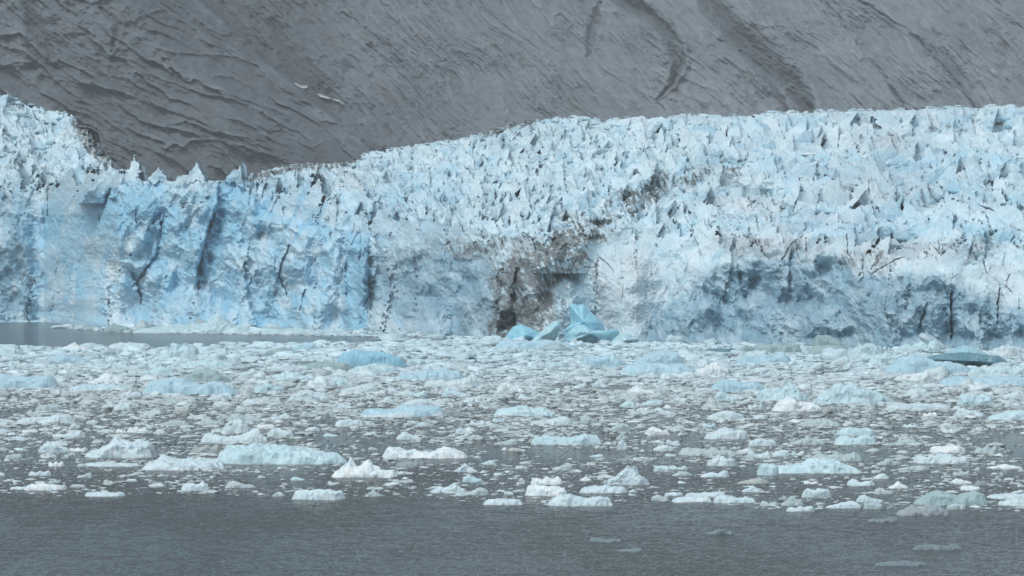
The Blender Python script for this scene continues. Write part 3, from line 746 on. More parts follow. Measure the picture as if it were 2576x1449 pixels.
fl(401, 477, 1056, 1073, 'dome', 'g', 'grey-white lump left of the round dome', 'grey lump')
fl(569, 662, 1041, 1061, 'peakl', 'g', 'grey ridge of ice just behind the round dome', 'grey ridge')
fl(477, 559, 1117, 1140, 'rag', 'y', 'dirty grey rubble of ice behind the long pale floe', 'dirty rubble')
fl(831, 1003, 1150, 1202, [.1, .3, .55, .95, .5, .75, .95, .55, .35, .3, .38, .2], 'W', 'white floe with two jagged peaks and a low arm on the right', 'twin-peaked floe')
fl(961, 1184, 1123, 1153, [.3, 1, .85, .6, .7, .55, .45, .7, .8, .75, .45, .1], 'W', 'long white floe made of two ridges joined by a low neck', 'two-ridge floe')
fl(733, 871, 1231, 1258, 'loaf', 'w', 'smooth loaf-shaped white floe alone at the edge of the open water', 'loaf-shaped floe')
fl(683, 718, 1238, 1250, 'dome', 'g', 'small grey lump left of the loaf-shaped floe', 'small grey lump')
fl(994, 1062, 1088, 1106, 'slopr', 'w', 'white nub of ice sloping down to the right, behind the two-ridge floe', 'sloping nub')
fl(913, 966, 1233, 1250, 'peak', 'g', 'small broken heap of ice right of the loaf-shaped floe', 'broken heap')
fl(1083, 1176, 1215, 1241, [.2, .45, .6, .6, 1, .5, .4], 'w', 'low white floe carrying one upright tooth', 'single-tooth floe')
fl(1140, 1232, 1227, 1246, [.3, .4, .35, .5, .9, 1, .4], 'g', 'grey floe with a pointed right end beside the single-tooth floe', 'pointed grey floe')
fl(1213, 1318, 1254, 1271, 'flat', 'w', 'flat white pan at the front edge of the ice', 'front pan')
fl(993, 1070, 1160, 1175, 'flat', 'x', 'thin grey sheet of wet ice in front of the two-ridge floe', 'wet sheet')
fl(704, 768, 1117, 1128, [.4, .5, .4, .5, .6, 1], 'g', 'thin curved ice blade behind the largest pale blue slab', 'curved blade')
fl(908, 1124, 1015, 1047, [.4, .6, .5, .55, .95, .85, .8, .75, .6], 'c', 'long bluish floe with a small notch in its crest', 'notched bluish floe')
fl(903, 1054, 1036, 1050, [.3, .4, .5, .55, .9, .7, .6], 'w', 'white rim of ice in front of the notched bluish floe', 'white rim')
fl(1241, 1406, 1019, 1047, [.3, .6, .65, 1, .9, .55, .7, .4, .15], 'b', 'pale floe with a rounded head and spreading skirts', 'round-headed floe')
fl(1335, 1518, 1091, 1119, [.6, .7, .65, .6, .7, .95, .8, .4], 'b', 'long grey-blue floe with a bright crust on its right half', 'crusted floe')
fl(1619, 1688, 1074, 1094, 'slopr', 'W', 'brightest white wedge of ice among the brash', 'brightest wedge')
fl(1547, 1584, 1089, 1105, 'peak', 'g', 'small three-cornered grey ice peak', 'three-cornered peak')
fl(1551, 1580, 1109, 1131, [.4, .95, 1, .8, .3], 'w', 'upright white tooth of ice standing alone', 'lone tooth')
fl(1640, 1698, 1119, 1134, 'dome', 'w', 'low white dome right of the lone tooth', 'low dome')
fl(1706, 1854, 1124, 1146, [.5, .9, .8, .6, .7, .55, .6, .3], 'g', 'long grey floe right of the lone tooth', 'long grey floe')
fl(1770, 1888, 1077, 1105, [.2, .4, .9, 1, .85, .8, .5], 'w', 'thick white floe with a crumbly top left half', 'crumbly-topped floe')
fl(1519, 1637, 1170, 1220, [.1, .3, .4, .7, .85, 1, .55, .3, .1], 'w', 'sharp wedge-shaped floe leaning to the right', 'sharp wedge')
fl(1334, 1418, 1199, 1220, 'rag', 'W', 'spiky white crust of ice behind the trough-topped block', 'spiky crust')
fl(1319, 1428, 1219, 1248, [.8, .95, .85, .9, .8, .7, .65], 'W', 'blocky white floe with a shallow trough on top', 'trough-topped block')
fl(1372, 1546, 1243, 1273, [.3, .6, .95, 1, .8, .5, .7, .8, .7, .2], 'w', 'long white floe at the very front of the ice, two mounds end to end', 'front double mound')
fl(1457, 1580, 1222, 1241, 'flat', 'w', 'flat white floe at the foot of the sharp wedge', 'flat foot floe')
fl(1670, 1719, 1238, 1248, 'flat', 'w', 'small flat white pan among the front row of floes', 'small pan')
fl(1719, 1829, 1236, 1253, [.4, .8, .7, .9, .8, 1, .6], 'w', 'lumpy white pan in the front row of floes', 'lumpy pan')
fl(1637, 1685, 1245, 1260, 'slopr', 'g', 'grey slanting lump in the front row of floes', 'slanting lump')
fl(1688, 1793, 1250, 1264, 'flat', 'w', 'thin white shelf with a dark underside in the front row', 'thin shelf')
fl(1793, 1903, 1245, 1266, [.5, 1, .8, .6, .7, .4], 'w', 'white floe with a high left shoulder in the front row', 'shouldered floe')
fl(1760, 1836, 1184, 1200, [.4, .5, .6, .5, 1, .7], 'w', 'white floe with a small square block on its right end', 'square-ended floe')
fl(1904, 1960, 1165, 1196, 'flat', 'b', 'pale slab left of the big pale whaleback', 'pale slab')
fl(1329, 1442, 1050, 1070, [.3, .5, .6, .7, .9, 1, .7], 'w', 'white floe rising towards its right end, below the round-headed floe', 'rising floe')
fl(1457, 1508, 1042, 1065, 'peakl', 'g', 'grey-white knob of ice right of the rising floe', 'grey knob')
fl(1776, 1878, 1033, 1056, 'dome', 'w', 'broad white dome above the crumbly-topped floe', 'broad dome')
fl(1611, 1706, 1026, 1043, 'peak', 'w', 'pointed white floe in the middle of the pack', 'pointed floe')
fl(1900, 2174, 1153, 1191, [.3, .42, .45, .5, .6, .95, 1, .95, .6, .3, .1], 'b', 'big pale whaleback floe with its hump towards the right', 'big pale whaleback')
fl(2036, 2171, 1137, 1160, 'rag', 'g', 'grey ragged ice behind the hump of the big pale whaleback', 'grey ragged ice')
fl(2095, 2207, 1095, 1119, [.5, .95, .8, .7, .9, .95, .5], 'b', 'lower of two matching pale floes lying one behind the other', 'lower twin floe')
fl(2100, 2205, 1074, 1096, [.3, .8, 1, .8, .9, .85, .5], 'b', 'upper of two matching pale floes lying one behind the other', 'upper twin floe')
fl(2337, 2432, 1120, 1139, [.8, .85, .8, .95, 1, .9, .4], 'W', 'bright white bar of ice with a square left end', 'bright bar')
fl(2295, 2440, 1139, 1166, [.7, .8, .65, .7, .95, .85, .65, .55, .5], 'w', 'wide pale floe with a nicked crest under the bright bar', 'nicked floe')
fl(2201, 2268, 1151, 1170, 'peak', 'g', 'grey cone of ice right of the big pale whaleback', 'grey cone')
fl(2254, 2338, 1171, 1183, 'slopl', 'g', 'low grey floe under the grey cone', 'low grey floe')
fl(2295, 2487, 1233, 1272, [.1, .4, .7, .95, .9, .75, .6, .8, .95, .85, .3], 't', 'glassy grey-green iceberg piece with a clear block on its right end', 'glassy grey-green piece')
fl(2251, 2389, 1267, 1297, [.2, .4, .8, .7, .9, .95, .7, .3], 'x', 'clear wet ice block in front of the glassy grey-green piece', 'clear wet block')
fl(2015, 2094, 1227, 1253, [.5, .95, .8, 1, .9, .6], 'w', 'rounded white floe with a dimpled top in the right front row', 'dimpled floe')
fl(1962, 2025, 1245, 1273, 'peak', 'g', 'grey humped block left of the dimpled floe', 'grey humped block')
fl(2074, 2169, 1262, 1279, 'slopl', 'w', 'low white shelf right at the front edge of the ice', 'low front shelf')
fl(2152, 2225, 1245, 1264, 'peakl', 'w', 'white lump above the low front shelf', 'white shelf lump')
fl(2172, 2224, 1265, 1281, 'loaf', 'g', 'grey rounded lump right of the low front shelf', 'grey rounded lump')
fl(2233, 2287, 1211, 1229, 'peak', 'W', 'small bright pyramid of ice', 'bright pyramid')
fl(2414, 2468, 1223, 1234, 'loaf', 'W', 'bright flat brick of ice above the glassy grey-green piece', 'bright brick')
fl(2505, 2610, 1254, 1273, 'dome', 'w', 'white floe leaving the view at the right front', 'right front floe')
fl(2480, 2610, 1242, 1255, 'flat', 'w', 'flat white strip behind the right front floe', 'flat strip')
fl(2195, 2250, 1227, 1243, 'slopr', 'g', 'grey-white chunk left of the bright pyramid', 'grey-white chunk')
fl(2449, 2515, 1120, 1141, 'rag', 'g', 'crumbling grey floe right of the bright bar', 'crumbling floe')
fl(2477, 2576, 1167, 1179, 'peak', 'W', 'bright low ridge of ice near the right border', 'bright low ridge')
fl(1977, 2052, 1272, 1287, 'rag', 'w', 'broken white pan lying in the open water just off the ice edge', 'broken pan')
fl(2380, 2432, 1268, 1282, 'flat', 'g', 'wet grey pan in front of the glassy grey-green piece', 'wet grey pan')
fl(2005, 2117, 1054, 1072, 'dome', 'g', 'low grey dome left of the twin pale floes', 'low grey dome')
fl(1941, 1992, 1133, 1148, 'dome', 'w', 'little white dome behind the big pale whaleback', 'little white dome')
# middle and far pack
fl(-30, 148, 940, 978, [.8, 1, .9, .85, .75, .8, .85, .6], 'c', 'long pale blue slab cut by the left border', 'left blue slab')
fl(218, 320, 936, 965, 'peak', 'W', 'white peaked lump right of the left blue slab', 'white peaked lump')
fl(169, 332, 963, 983, [.3, .6, .8, .75, .7, .6, .4], 'b', 'low pale shelf under the white peaked lump', 'low pale shelf')
fl(361, 606, 949, 993, [.5, .8, .85, 1, .95, .7, .6, .75, .7, .4, .15], 'c', 'large pale blue floe with a tall left hump and a lower right one', 'large two-humped blue floe')
fl(461, 584, 927, 963, [.2, .6, .95, 1, .9, .5, .2], 't', 'grey-green rounded hump behind the large two-humped blue floe', 'grey-green hump')
fl(385, 506, 862, 906, [.15, .3, .5, .9, .8, 1, .9, .3], 'b', 'cauliflower-topped pale lump standing above the far pack', 'cauliflower lump')
fl(336, 442, 922, 945, 'slopl', 'b', 'pale low floe left of the grey-green hump', 'pale low floe')
fl(269, 382, 862, 878, 'flat', 'w', 'white pan at the far edge of the pack beside the clear lead', 'far white pan')
fl(408, 502, 999, 1019, 'two', 'g', 'pair of grey bumps joined at the waterline', 'grey bumps')
fl(282, 333, 1014, 1034, 'dome', 'w', 'small white mound in the left pack', 'small white mound')
fl(446, 592, 904, 927, [.3, .6, .7, .9, 1, .6, .3], 'b', 'pale blue pan right of the cauliflower lump', 'pale blue pan')
fl(-20, 58, 871, 896, 'dome', 'b', 'pale mound at the left border by the clear lead', 'left border mound')
fl(123, 232, 889, 914, 'slopr', 'c', 'bluish low floe in the far left pack', 'bluish low floe')
fl(518, 590, 988, 1006, 'slopl', 'w', 'white floe with a round knob under the large two-humped blue floe', 'round-knobbed floe')
fl(333, 662, 797, 838, [.1, .3, .35, .5, .55, .6, 1, .55, .35, .15], 'b', 'bank of pale ice rubble against the cliff with one sharp peak', 'cliff-foot bank')
fl(640, 860, 822, 841, [.4, .7, .6, .8, .5, .6, .3], 'b', 'low strip of pale brash against the foot of the cliff', 'cliff-foot strip')
fl(180, 258, 818, 829, 'rag', 't', 'dark grey-green flat floe at the far side of the clear lead', 'dark far floe')
fl(258, 335, 814, 834, [.2, .7, 1, .85, .7, .5, .2], 't', 'grey-green hummock at the far side of the clear lead', 'grey-green hummock')
fl(628, 653, 812, 827, 'dome', 'd', 'small dark boulder of ice at the foot of the cliff', 'dark boulder')
fl(844, 1026, 882, 924, [.5, .85, 1, 1, .95, .92, .8, .6, .2], 'B', 'smooth bright blue lens of ice', 'bright blue lens')
fl(867, 1012, 915, 941, [.2, .6, .75, 1, .9, .7, .5], 'b', 'white apron of ice in front of the bright blue lens', 'white apron')
fl(752, 896, 907, 932, [.3, .7, .9, .85, .8, .75, .3], 't', 'grey-green low floe left of the white apron', 'grey-green low floe')
fl(660, 756, 873, 898, [.3, .7, .9, 1, .6, .2], 't', 'grey-green low berg far behind in the pack', 'grey-green low berg')
fl(716, 802, 862, 885, [.3, .35, .6, .95, 1, .9, .4], 'c', 'pale blue block riding on a white pan', 'pale blue block')
fl(995, 1172, 924, 955, [.3, .6, .5, .9, .7, .8, .7, .3], 'c', 'low blue patch of ice right of the white apron', 'low blue patch')
fl(1062, 1208, 948, 973, [.4, .7, .65, .5, .8, 1, .6], 'w', 'white floe with a saddle below the low blue patch', 'saddle floe')
fl(690, 790, 934, 958, 'slopr', 'b', 'pale floe left of the bright blue lens', 'pale left floe')
fl(806, 890, 948, 971, 'dome', 'b', 'pale dome under the white apron', 'pale dome')
fl(636, 718, 958, 989, [.4, .5, .9, .7, .5, .3], 'b', 'pale floe with a knob, right of the large two-humped blue floe', 'knob floe')
fl(852, 954, 966, 986, 'slopl', 'w', 'white floe sloping down to the left in the middle pack', 'left-sloping floe')
fl(724, 833, 980, 1009, [.3, .6, .9, 1, .7, .6, .3], 'w', 'white heap with a rounded top in the middle pack', 'white heap')
fl(1008, 1110, 1003, 1021, 'dome', 'w', 'white floe behind the notched bluish floe', 'white backing floe')
fl(1455, 1580, 889, 927, [.4, .8, .9, .8, 1, .95, .5, .2], 'c', 'blue folded floe in front of the tall blue fin', 'blue folded floe')
fl(1588, 1724, 883, 917, [.2, .5, .8, 1, .95, .85, .3], 'c', 'blue rounded floe right of the blue folded floe', 'blue rounded floe')
fl(1558, 1757, 912, 946, [.3, .8, 1, .95, .9, .85, .7, .2], 'c', 'long smooth blue bank in front of the blue rounded floe', 'long blue bank')
fl(1747, 1829, 916, 945, [.5, .6, .95, 1, .85, .5], 'W', 'lumpy white floe at the right end of the long blue bank', 'lumpy white floe')
fl(1240, 1460, 849, 883, [.2, .8, .9, .7, .75, .9, .7, .5, .3], 'c', 'pale blue bank of rubble in front of the tall blue fin', 'pale blue rubble bank')
fl(1579, 1652, 971, 991, 'peakl', 'W', 'crumbly white floe in the middle of the pack', 'crumbly white floe')
fl(1793, 1862, 985, 1009, 'slopr', 'b', 'pale rounded stub in the right half of the pack', 'rounded stub')
fl(1783, 1926, 953, 988, [.4, .7, 1, .8, .7, .75, .5], 'c', 'blue hummocky floe right of the middle', 'blue hummocky floe')
fl(1852, 1994, 886, 918, 'rag', 'c', 'pale blue jumble under the smooth grey-green bergs', 'pale blue jumble')
fl(1611, 1672, 1006, 1019, 'dome', 'b', 'smooth pale oval floe in the pack', 'pale oval floe')
fl(1466, 1497, 845, 861, 'dome', 'W', 'small white lump at the foot of the tall blue fin', 'white foot lump')
fl(1772, 1857, 876, 887, 'flat', 'd', 'dark flat sliver of ice under the cliff', 'dark flat sliver')
fl(1854, 1902, 868, 886, 'dome', 't', 'grey-blue stub left of the smooth grey-green slab', 'grey-blue stub')
fl(1895, 2018, 862, 889, [.8, 1, .9, .8, .85, .95, .7], 't', 'smooth grey-green slab against the cliff foot', 'smooth grey-green slab')
fl(2044, 2134, 842, 880, [.6, 1, .95, .9, .75, .5, .3], 't', 'smooth grey-green whaleback berg with a dark seam beneath it', 'grey-green whaleback')
fl(2030, 2136, 868, 892, [.5, .8, .9, .95, 1, .9, .5], 't', 'grey-green foot of ice below the grey-green whaleback', 'grey-green foot')
fl(2128, 2232, 863, 895, 'dome', 'b', 'pale lump right of the grey-green whaleback', 'pale lump')
fl(2378, 2496, 853, 880, [.4, .9, 1, .7, .6, .95, .5], 'b', 'bright bank of ice blocks behind the dark teal berg', 'bright bank')
fl(2260, 2370, 858, 886, 'rag', 'b', 'white rubble left of the dark teal berg', 'white rubble')
fl(2490, 2610, 866, 900, [.5, .8, 1, .7, .5, .5], 'w', 'white rubble bank right of the dark teal berg', 'right rubble bank')
fl(2218, 2456, 893, 942, [.2, .5, .9, 1, .9, .75, .7, .6, .4, .2], 'c', 'long blue ridge of ice in front of the dark teal berg', 'long blue ridge')
fl(2362, 2600, 944, 971, [.5, .9, .85, .8, .9, .8, .7], 'c', 'low smooth blue slab at the right border', 'right blue slab')
fl(2430, 2600, 918, 946, 'rag', 'b', 'pale rubble between the dark teal berg and the right blue slab', 'right pale rubble')
fl(2046, 2246, 963, 1017, [.15, .4, .6, 1, .95, .8, .6, .65, .45, .2], 'b', 'white floe with a high central peak and a blue hollow', 'central-peak floe')
fl(1941, 2069, 1002, 1035, [.4, .8, 1, .8, .6, .55, .3], 'W', 'white floe with a high left mound below the central-peak floe', 'left-mound floe')
fl(2405, 2502, 989, 1019, [.4, .9, 1, .9, .85, .5], 'b', 'rounded pale floe in the right pack', 'rounded pale floe')
fl(1903, 2038, 966, 1009, [.5, .7, .6, .7, 1, .5, .3], 'b', 'pale floe with a small tooth left of the central-peak floe', 'small-tooth floe')
fl(2251, 2353, 933, 958, [.3, .6, .7, .8, 1, .5], 'W', 'white mound in front of the long blue ridge', 'white ridge mound')
fl(2156, 2272, 886, 917, [.4, .9, .7, 1, .8, .6], 'b', 'pale spiky heap left of the long blue ridge', 'spiky heap')
fl(2225, 2395, 1014, 1031, 'flat', 'w', 'long flat white floe under the rounded pale floe', 'long flat floe')
fl(2398, 2480, 1027, 1048, 'slopr', 'w', 'white sloping floe below the rounded pale floe', 'white sloping floe')
fl(2480, 2600, 1030, 1056, 'slopl', 'b', 'pale floe at the right border of the middle pack', 'right border floe')
fl(2568, 2600, 925, 938, 'dome', 'k', 'small black dirt-covered chunk at the right border', 'black chunk')
# clear slivers in the open water
fl(2180, 2264, 1298, 1314, [.3, .5, .4, .6, .9, 1, .3], 'x', 'clear glassy ice scrap floating in the open water just off the ice edge', 'glassy scrap')
fl(2295, 2422, 1366, 1384, [.6, .8, .8, .7, .5, .9, .5], 'x', 'wide wet sliver of clear ice low in the open water', 'wide wet sliver')
fl(1770, 1853, 1329, 1345, [.3, .4, .7, .9, .8, .3], 'x', 'thin clear sliver with a white cap in the open water', 'capped sliver')
fl(1482, 1566, 1349, 1363, [.9, .8, .4, .3, .5, .4], 'x', 'dark sliver of clear ice with a bright left end in the open water', 'dark sliver')
fl(1549, 1618, 1377, 1388, [.2, .4, .7, .9, .7], 'x', 'smallest thin clear sliver near the bottom of the view', 'smallest sliver')
fl(2200, 2335, 1408, 1424, [.4, .6, .8, .6, .5], 'x', 'pale sunken sliver of ice nearest the viewer', 'nearest sliver')


def in_lead(u, v):
    top = np.interp(u, [0, 300, 800, 1250], [816, 836, 845, 852]); bot = np.interp(u, [0, 250, 420, 560, 760, 1000, 1250], [870, 874, 877, 870, 865, 861, 855])
    return (v > top) & (v < bot)


v_edge = curve([(-200, 1236), (0, 1240), (200, 1252), (450, 1242), (650, 1246), (900, 1250), (1050, 1252), (1250, 1270), (1550, 1272), (1700, 1264), (1950, 1284), (2200, 1282), (2400, 1288), (2800, 1286)])


def build_floes():
    named = []; taken = []
    for k, (u0, u1, vt, vb, pr, tn, lab, ref) in enumerate(FL):
        sliver = v_edge((u0 + u1) / 2) + 22 < vb
        if sliver: vt = vb - (vb - vt) * .8
        nm = 'ice_sliver' if sliver else 'ice_floe'
        mt = M['floe']
        o, b = floe_mesh(nm, u0, u1, vt, vb, pr, mt, k + 1, rough=2.2 if sliver else .55 if tn in 'Bct' else 1.0)
        c = TONE[tn]; j = rng.normal(0, .012)
        if sliver: c = (.20, .25, .27)
        o.color = (c[0] + j, c[1] + j, c[2] + j, 1)
        tag(o, lab, 'sliver of ice' if sliver else 'ice floe', 'clear ice slivers in the open water' if sliver else 'ice floes drifting on the fjord')
        named.append(((u0 + u1) / 2, vb, ref)); taken.append((u0, u1, vt, vb))
    # smaller floes of the pack, each described by the named floe it lies next to
    r = np.random.default_rng(77)
    lay = []; tries = 0
    while len(lay) < 128 and tries < 9000:
        tries += 1
        u = r.uniform(-10, 2586); vb = 875 + (v_edge(u) - 880) * r.uniform(0, 1) ** .85
        if vb < vw_c(u) + 14 or in_lead(u, vb) or in_lead(u, vb - 8): continue
        wpx = float(np.clip(r.lognormal(3.85, .35), 26, 105)) * (1.15 if vb < 1050 else .9)
        hpx = float(np.clip(wpx * r.uniform(.16, .34), 6, 26)) + (3 if vb < 1050 else 0)
        box = (u - wpx / 2, u + wpx / 2, vb - hpx, vb)
        if any(min(box[1], t[1]) - max(box[0], t[0]) > .25 * min(wpx, t[1] - t[0]) and min(box[3], t[3] + 3) - max(box[2], t[2]) > 0 for t in taken): continue
        taken.append(box); lay.append(box)
    used = {}
    keys = list(PROF)
    meta = []
    for k, (u0, u1, vt, vb) in enumerate(lay):
        far = vb < 1010
        tn = r.choice(['w', 'w', 'g', 'b', 'W', 'c', 'y'], p=[.30, .16, .16, .22, .06, .07, .03]) if far else r.choice(['w', 'g', 'y', 'W', 'b', 'x'], p=[.36, .28, .08, .12, .11, .05])
        pr = keys[r.integers(len(keys))]
        o, b = floe_mesh('ice_floe', u0, u1, vt, vb, pr, M['floe'], 300 + k)
        c = TONE[tn]; o.color = (*c, 1)
        u = (u0 + u1) / 2
        du, dv, ref = min(((u - n[0], vb - n[1], n[2]) for n in named), key=lambda n: (n[0] / 2.0) ** 2 + (n[1] * 1.6) ** 2)
        rel = ('in front of' if dv > 0 else 'behind') if abs(du) < 60 or abs(dv) > 34 else ('right of' if du > 0 else 'left of')
        shape = {'dome': 'rounded', 'flat': 'flat', 'loaf': 'blocky', 'peakl': 'peaked', 'peak': 'peaked', 'peakr': 'peaked', 'rag': 'ragged', 'two': 'double', 'saddle': 'saddle-backed', 'slopr': 'sloping', 'slopl': 'sloping'}[pr]
        tone = {'w': 'white', 'W': 'bright white', 'g': 'grey', 'b': 'pale', 'c': 'pale blue', 'y': 'dirty', 'x': 'dark wet'}[tn]
        meta.append((o, tone, shape, rel, ref, math.hypot(du, dv * 2)))
    size = lambda o: max(v[0] for v in o.bound_box) - min(v[0] for v in o.bound_box)
    groups = {}
    for m in meta: groups.setdefault(m[1:5], []).append(m)
    words = ['nearest', 'second nearest', 'third nearest', 'fourth nearest', 'fifth nearest']
    for (tone, shape, rel, ref), ms in groups.items():
        ms.sort(key=lambda m: m[5])
        for i, m in enumerate(ms):
            lab = f'small {tone} {shape} floe {rel} the {ref}' + (f', {words[i]} one' if len(ms) > 1 else '')
            tag(m[0], lab, 'ice floe', 'small floes of the drifting pack')


build_floes()


# ------------------------------------------------------------------ the tall blue iceberg and the dark teal one
def berg_piece(name, poly, D, thick, tone, parent, origin, seed, tilt=0.0, bulge=1.0):
    """solid piece with the given outline (photo readings) at distance D, rounded front and back."""
    P = np.array(poly, float)
    cu, cv = P.mean(0)
    n = 110
    L = np.concatenate([[0], np.cumsum(np.linalg.norm(np.diff(np.vstack([P, P[:1]]), axis=0), axis=1))])
    tt = np.linspace(0, L[-1], n, endpoint=False)
    Q = np.stack([np.interp(tt, L, np.append(P[:, k], P[0, k])) for k in (0, 1)], 1)
    for _ in range(1): Q = .25 * np.roll(Q, 1, 0) + .5 * Q + .25 * np.roll(Q, -1, 0)
    rings = np.concatenate([np.linspace(0, .9, 13), [.95, .985, 1.0]])
    verts = []; m = len(rings)
    for sgn in (1, -1):
        for s in rings:
            R_ = np.array([cu, cv]) + (Q - np.array([cu, cv])) * s
            w_ = at(R_[:, 0], R_[:, 1], np.full(n, D))
            dep = thick * .5 * (.72 * max(1 - s, 0) + .28 * math.sqrt(max(1 - s ** 6, 0))) * 1.25 * sgn
            no = 1.6 * fbm3(w_ / 6.0 + seed, 2, seed, .5, 2) * (1 - s ** 6) * bulge + .25 * fbm3(w_ / 1.3 + seed, 3, seed + 3)
            w_[:, 1] += -dep + no * .8 - tilt * (w_[:, 2])
            verts.append(w_)
    V_ = np.concatenate(verts); f = []
    for half in (0, 1):
        o0 = half * m * n
        for k in range(m - 1):
            for i in range(n):
                j = (i + 1) % n; a, b, c, d = o0 + k * n + i, o0 + k * n + j, o0 + (k + 1) * n + j, o0 + (k + 1) * n + i
                f.append((a, d, c, b) if half == 0 else (a, b, c, d))
    for i in range(n):
        j = (i + 1) % n; a, b = (m - 1) * n + i, (m - 1) * n + j
        f.append((a, a + m * n, b + m * n, b))
    o = mesh_from(name, V_ - origin, f, M['berg'], None, True, parent)
    o.color = (*tone, 1)
    return o


org = np.array([18.0, 925.0, 0.0])
berg = empty('blue_iceberg', org)
tag(berg, 'bright blue iceberg with a tall fin and tilted slabs at the cliff foot', 'iceberg')
B1, B2, B3 = (.30, .64, .79), (.37, .69, .81), (.48, .74, .82)
berg_piece('fin', [(1431, 764), (1434, 790), (1436, 815), (1418, 830), (1420, 862), (1470, 866), (1526, 866), (1524, 838), (1518, 812), (1500, 797), (1480, 778), (1466, 763), (1452, 768), (1442, 762)], 927, 9, B1, berg, org, 1, .10, .5)
berg_piece('tilted_slab', [(1325, 868), (1350, 843), (1375, 822), (1393, 807), (1408, 808), (1412, 820), (1404, 842), (1390, 870)], 914, 6, B3, berg, org, 2, .05)
berg_piece('foot', [(1255, 872), (1272, 846), (1290, 822), (1308, 815), (1330, 822), (1350, 832), (1380, 850), (1400, 872)], 922, 8, B1, berg, org, 3, .12)
berg_piece('shoulder', [(1395, 872), (1420, 850), (1428, 835), (1450, 818), (1470, 816), (1490, 830), (1530, 832), (1550, 826), (1558, 835), (1550, 872)], 918, 8, B2, berg, org, 4, .10)
berg_piece('low_slab', [(1528, 872), (1546, 850), (1562, 838), (1585, 842), (1606, 852), (1604, 862), (1590, 872)], 912, 6, B3, berg, org, 5, .08)

org2 = np.array([92.0, 692.0, 0.0])
b2 = empty('teal_iceberg', org2)
tag(b2, 'dark teal overturned iceberg with a lighter blue cap behind the long blue ridge', 'iceberg')
berg_piece('dark_flank', [(2322, 902), (2345, 894), (2385, 888), (2420, 886), (2470, 890), (2500, 896), (2510, 893), (2538, 912), (2535, 924), (2490, 930), (2420, 935), (2380, 930)], 690, 7, (.11, .27, .34), b2, org2, 6, .10)
berg_piece('light_cap', [(2372, 893), (2385, 881), (2405, 874), (2425, 868), (2445, 872), (2470, 884), (2488, 893), (2470, 900), (2400, 900)], 697, 6, (.36, .62, .71), b2, org2, 7, .10)
slab = np.array([104.0, 832.0, 0.0])
ts = berg_piece('tilted_slab', [(2310, 845), (2318, 836), (2340, 842), (2362, 856), (2380, 872), (2384, 884), (2350, 884), (2322, 862)], 832, 3.5, (.50, .62, .68), None, slab, 8, .05)
ts.name = 'leaning_ice_slab'; ts.location = slab
tag(ts, 'pale streaked slab of ice leaning against the cliff foot above the white rubble', 'ice slab')


# ------------------------------------------------------------------ three old snow strips on the rock, beside the spur
def snow(poly, label):
    P = np.array(poly, float); n = len(P)
    ver = []
    for off in (-5.5, -3.0):
        for (u, v) in P: ver.append(at(np.array(u), np.array(v), np.array(mountain_depth(u, v) + off)))
    c = [at(np.array(P[:, 0].mean()), np.array(P[:, 1].mean()), np.array(mountain_depth(*P.mean(0)) + off)) for off in (-6.5, -2.5)]
    ver += c
    f = []
    for i in range(n):
        j = (i + 1) % n
        f += [(2 * n, j, i), (2 * n + 1, n + i, n + j), (i, j, n + j), (i, n + j, n + i)]
    ver = np.array(ver); o0 = ver.mean(0)
    o = mesh_from('snow_patch', ver - o0, f, M['floe'], None, False); o.location = o0; o.color = (.56, .60, .60, 1)
    tag(o, label, 'snow patch', 'old snow strips on the rock wall')


snow([(739, 208), (746, 209), (754, 214), (764, 217), (774, 216), (773, 221), (764, 223), (756, 221), (747, 217)], 'topmost and thickest white snow strip lodged on the grey rock')
snow([(796, 235), (804, 236), (813, 240), (822, 243), (832, 247), (830, 249), (818, 247), (806, 244), (799, 240)], 'middle broken snow strip on the grey rock')
snow([(834, 249), (846, 250), (856, 254), (866, 262), (862, 262), (850, 256), (840, 252)], 'lowest thin tapering snow strip on the grey rock')


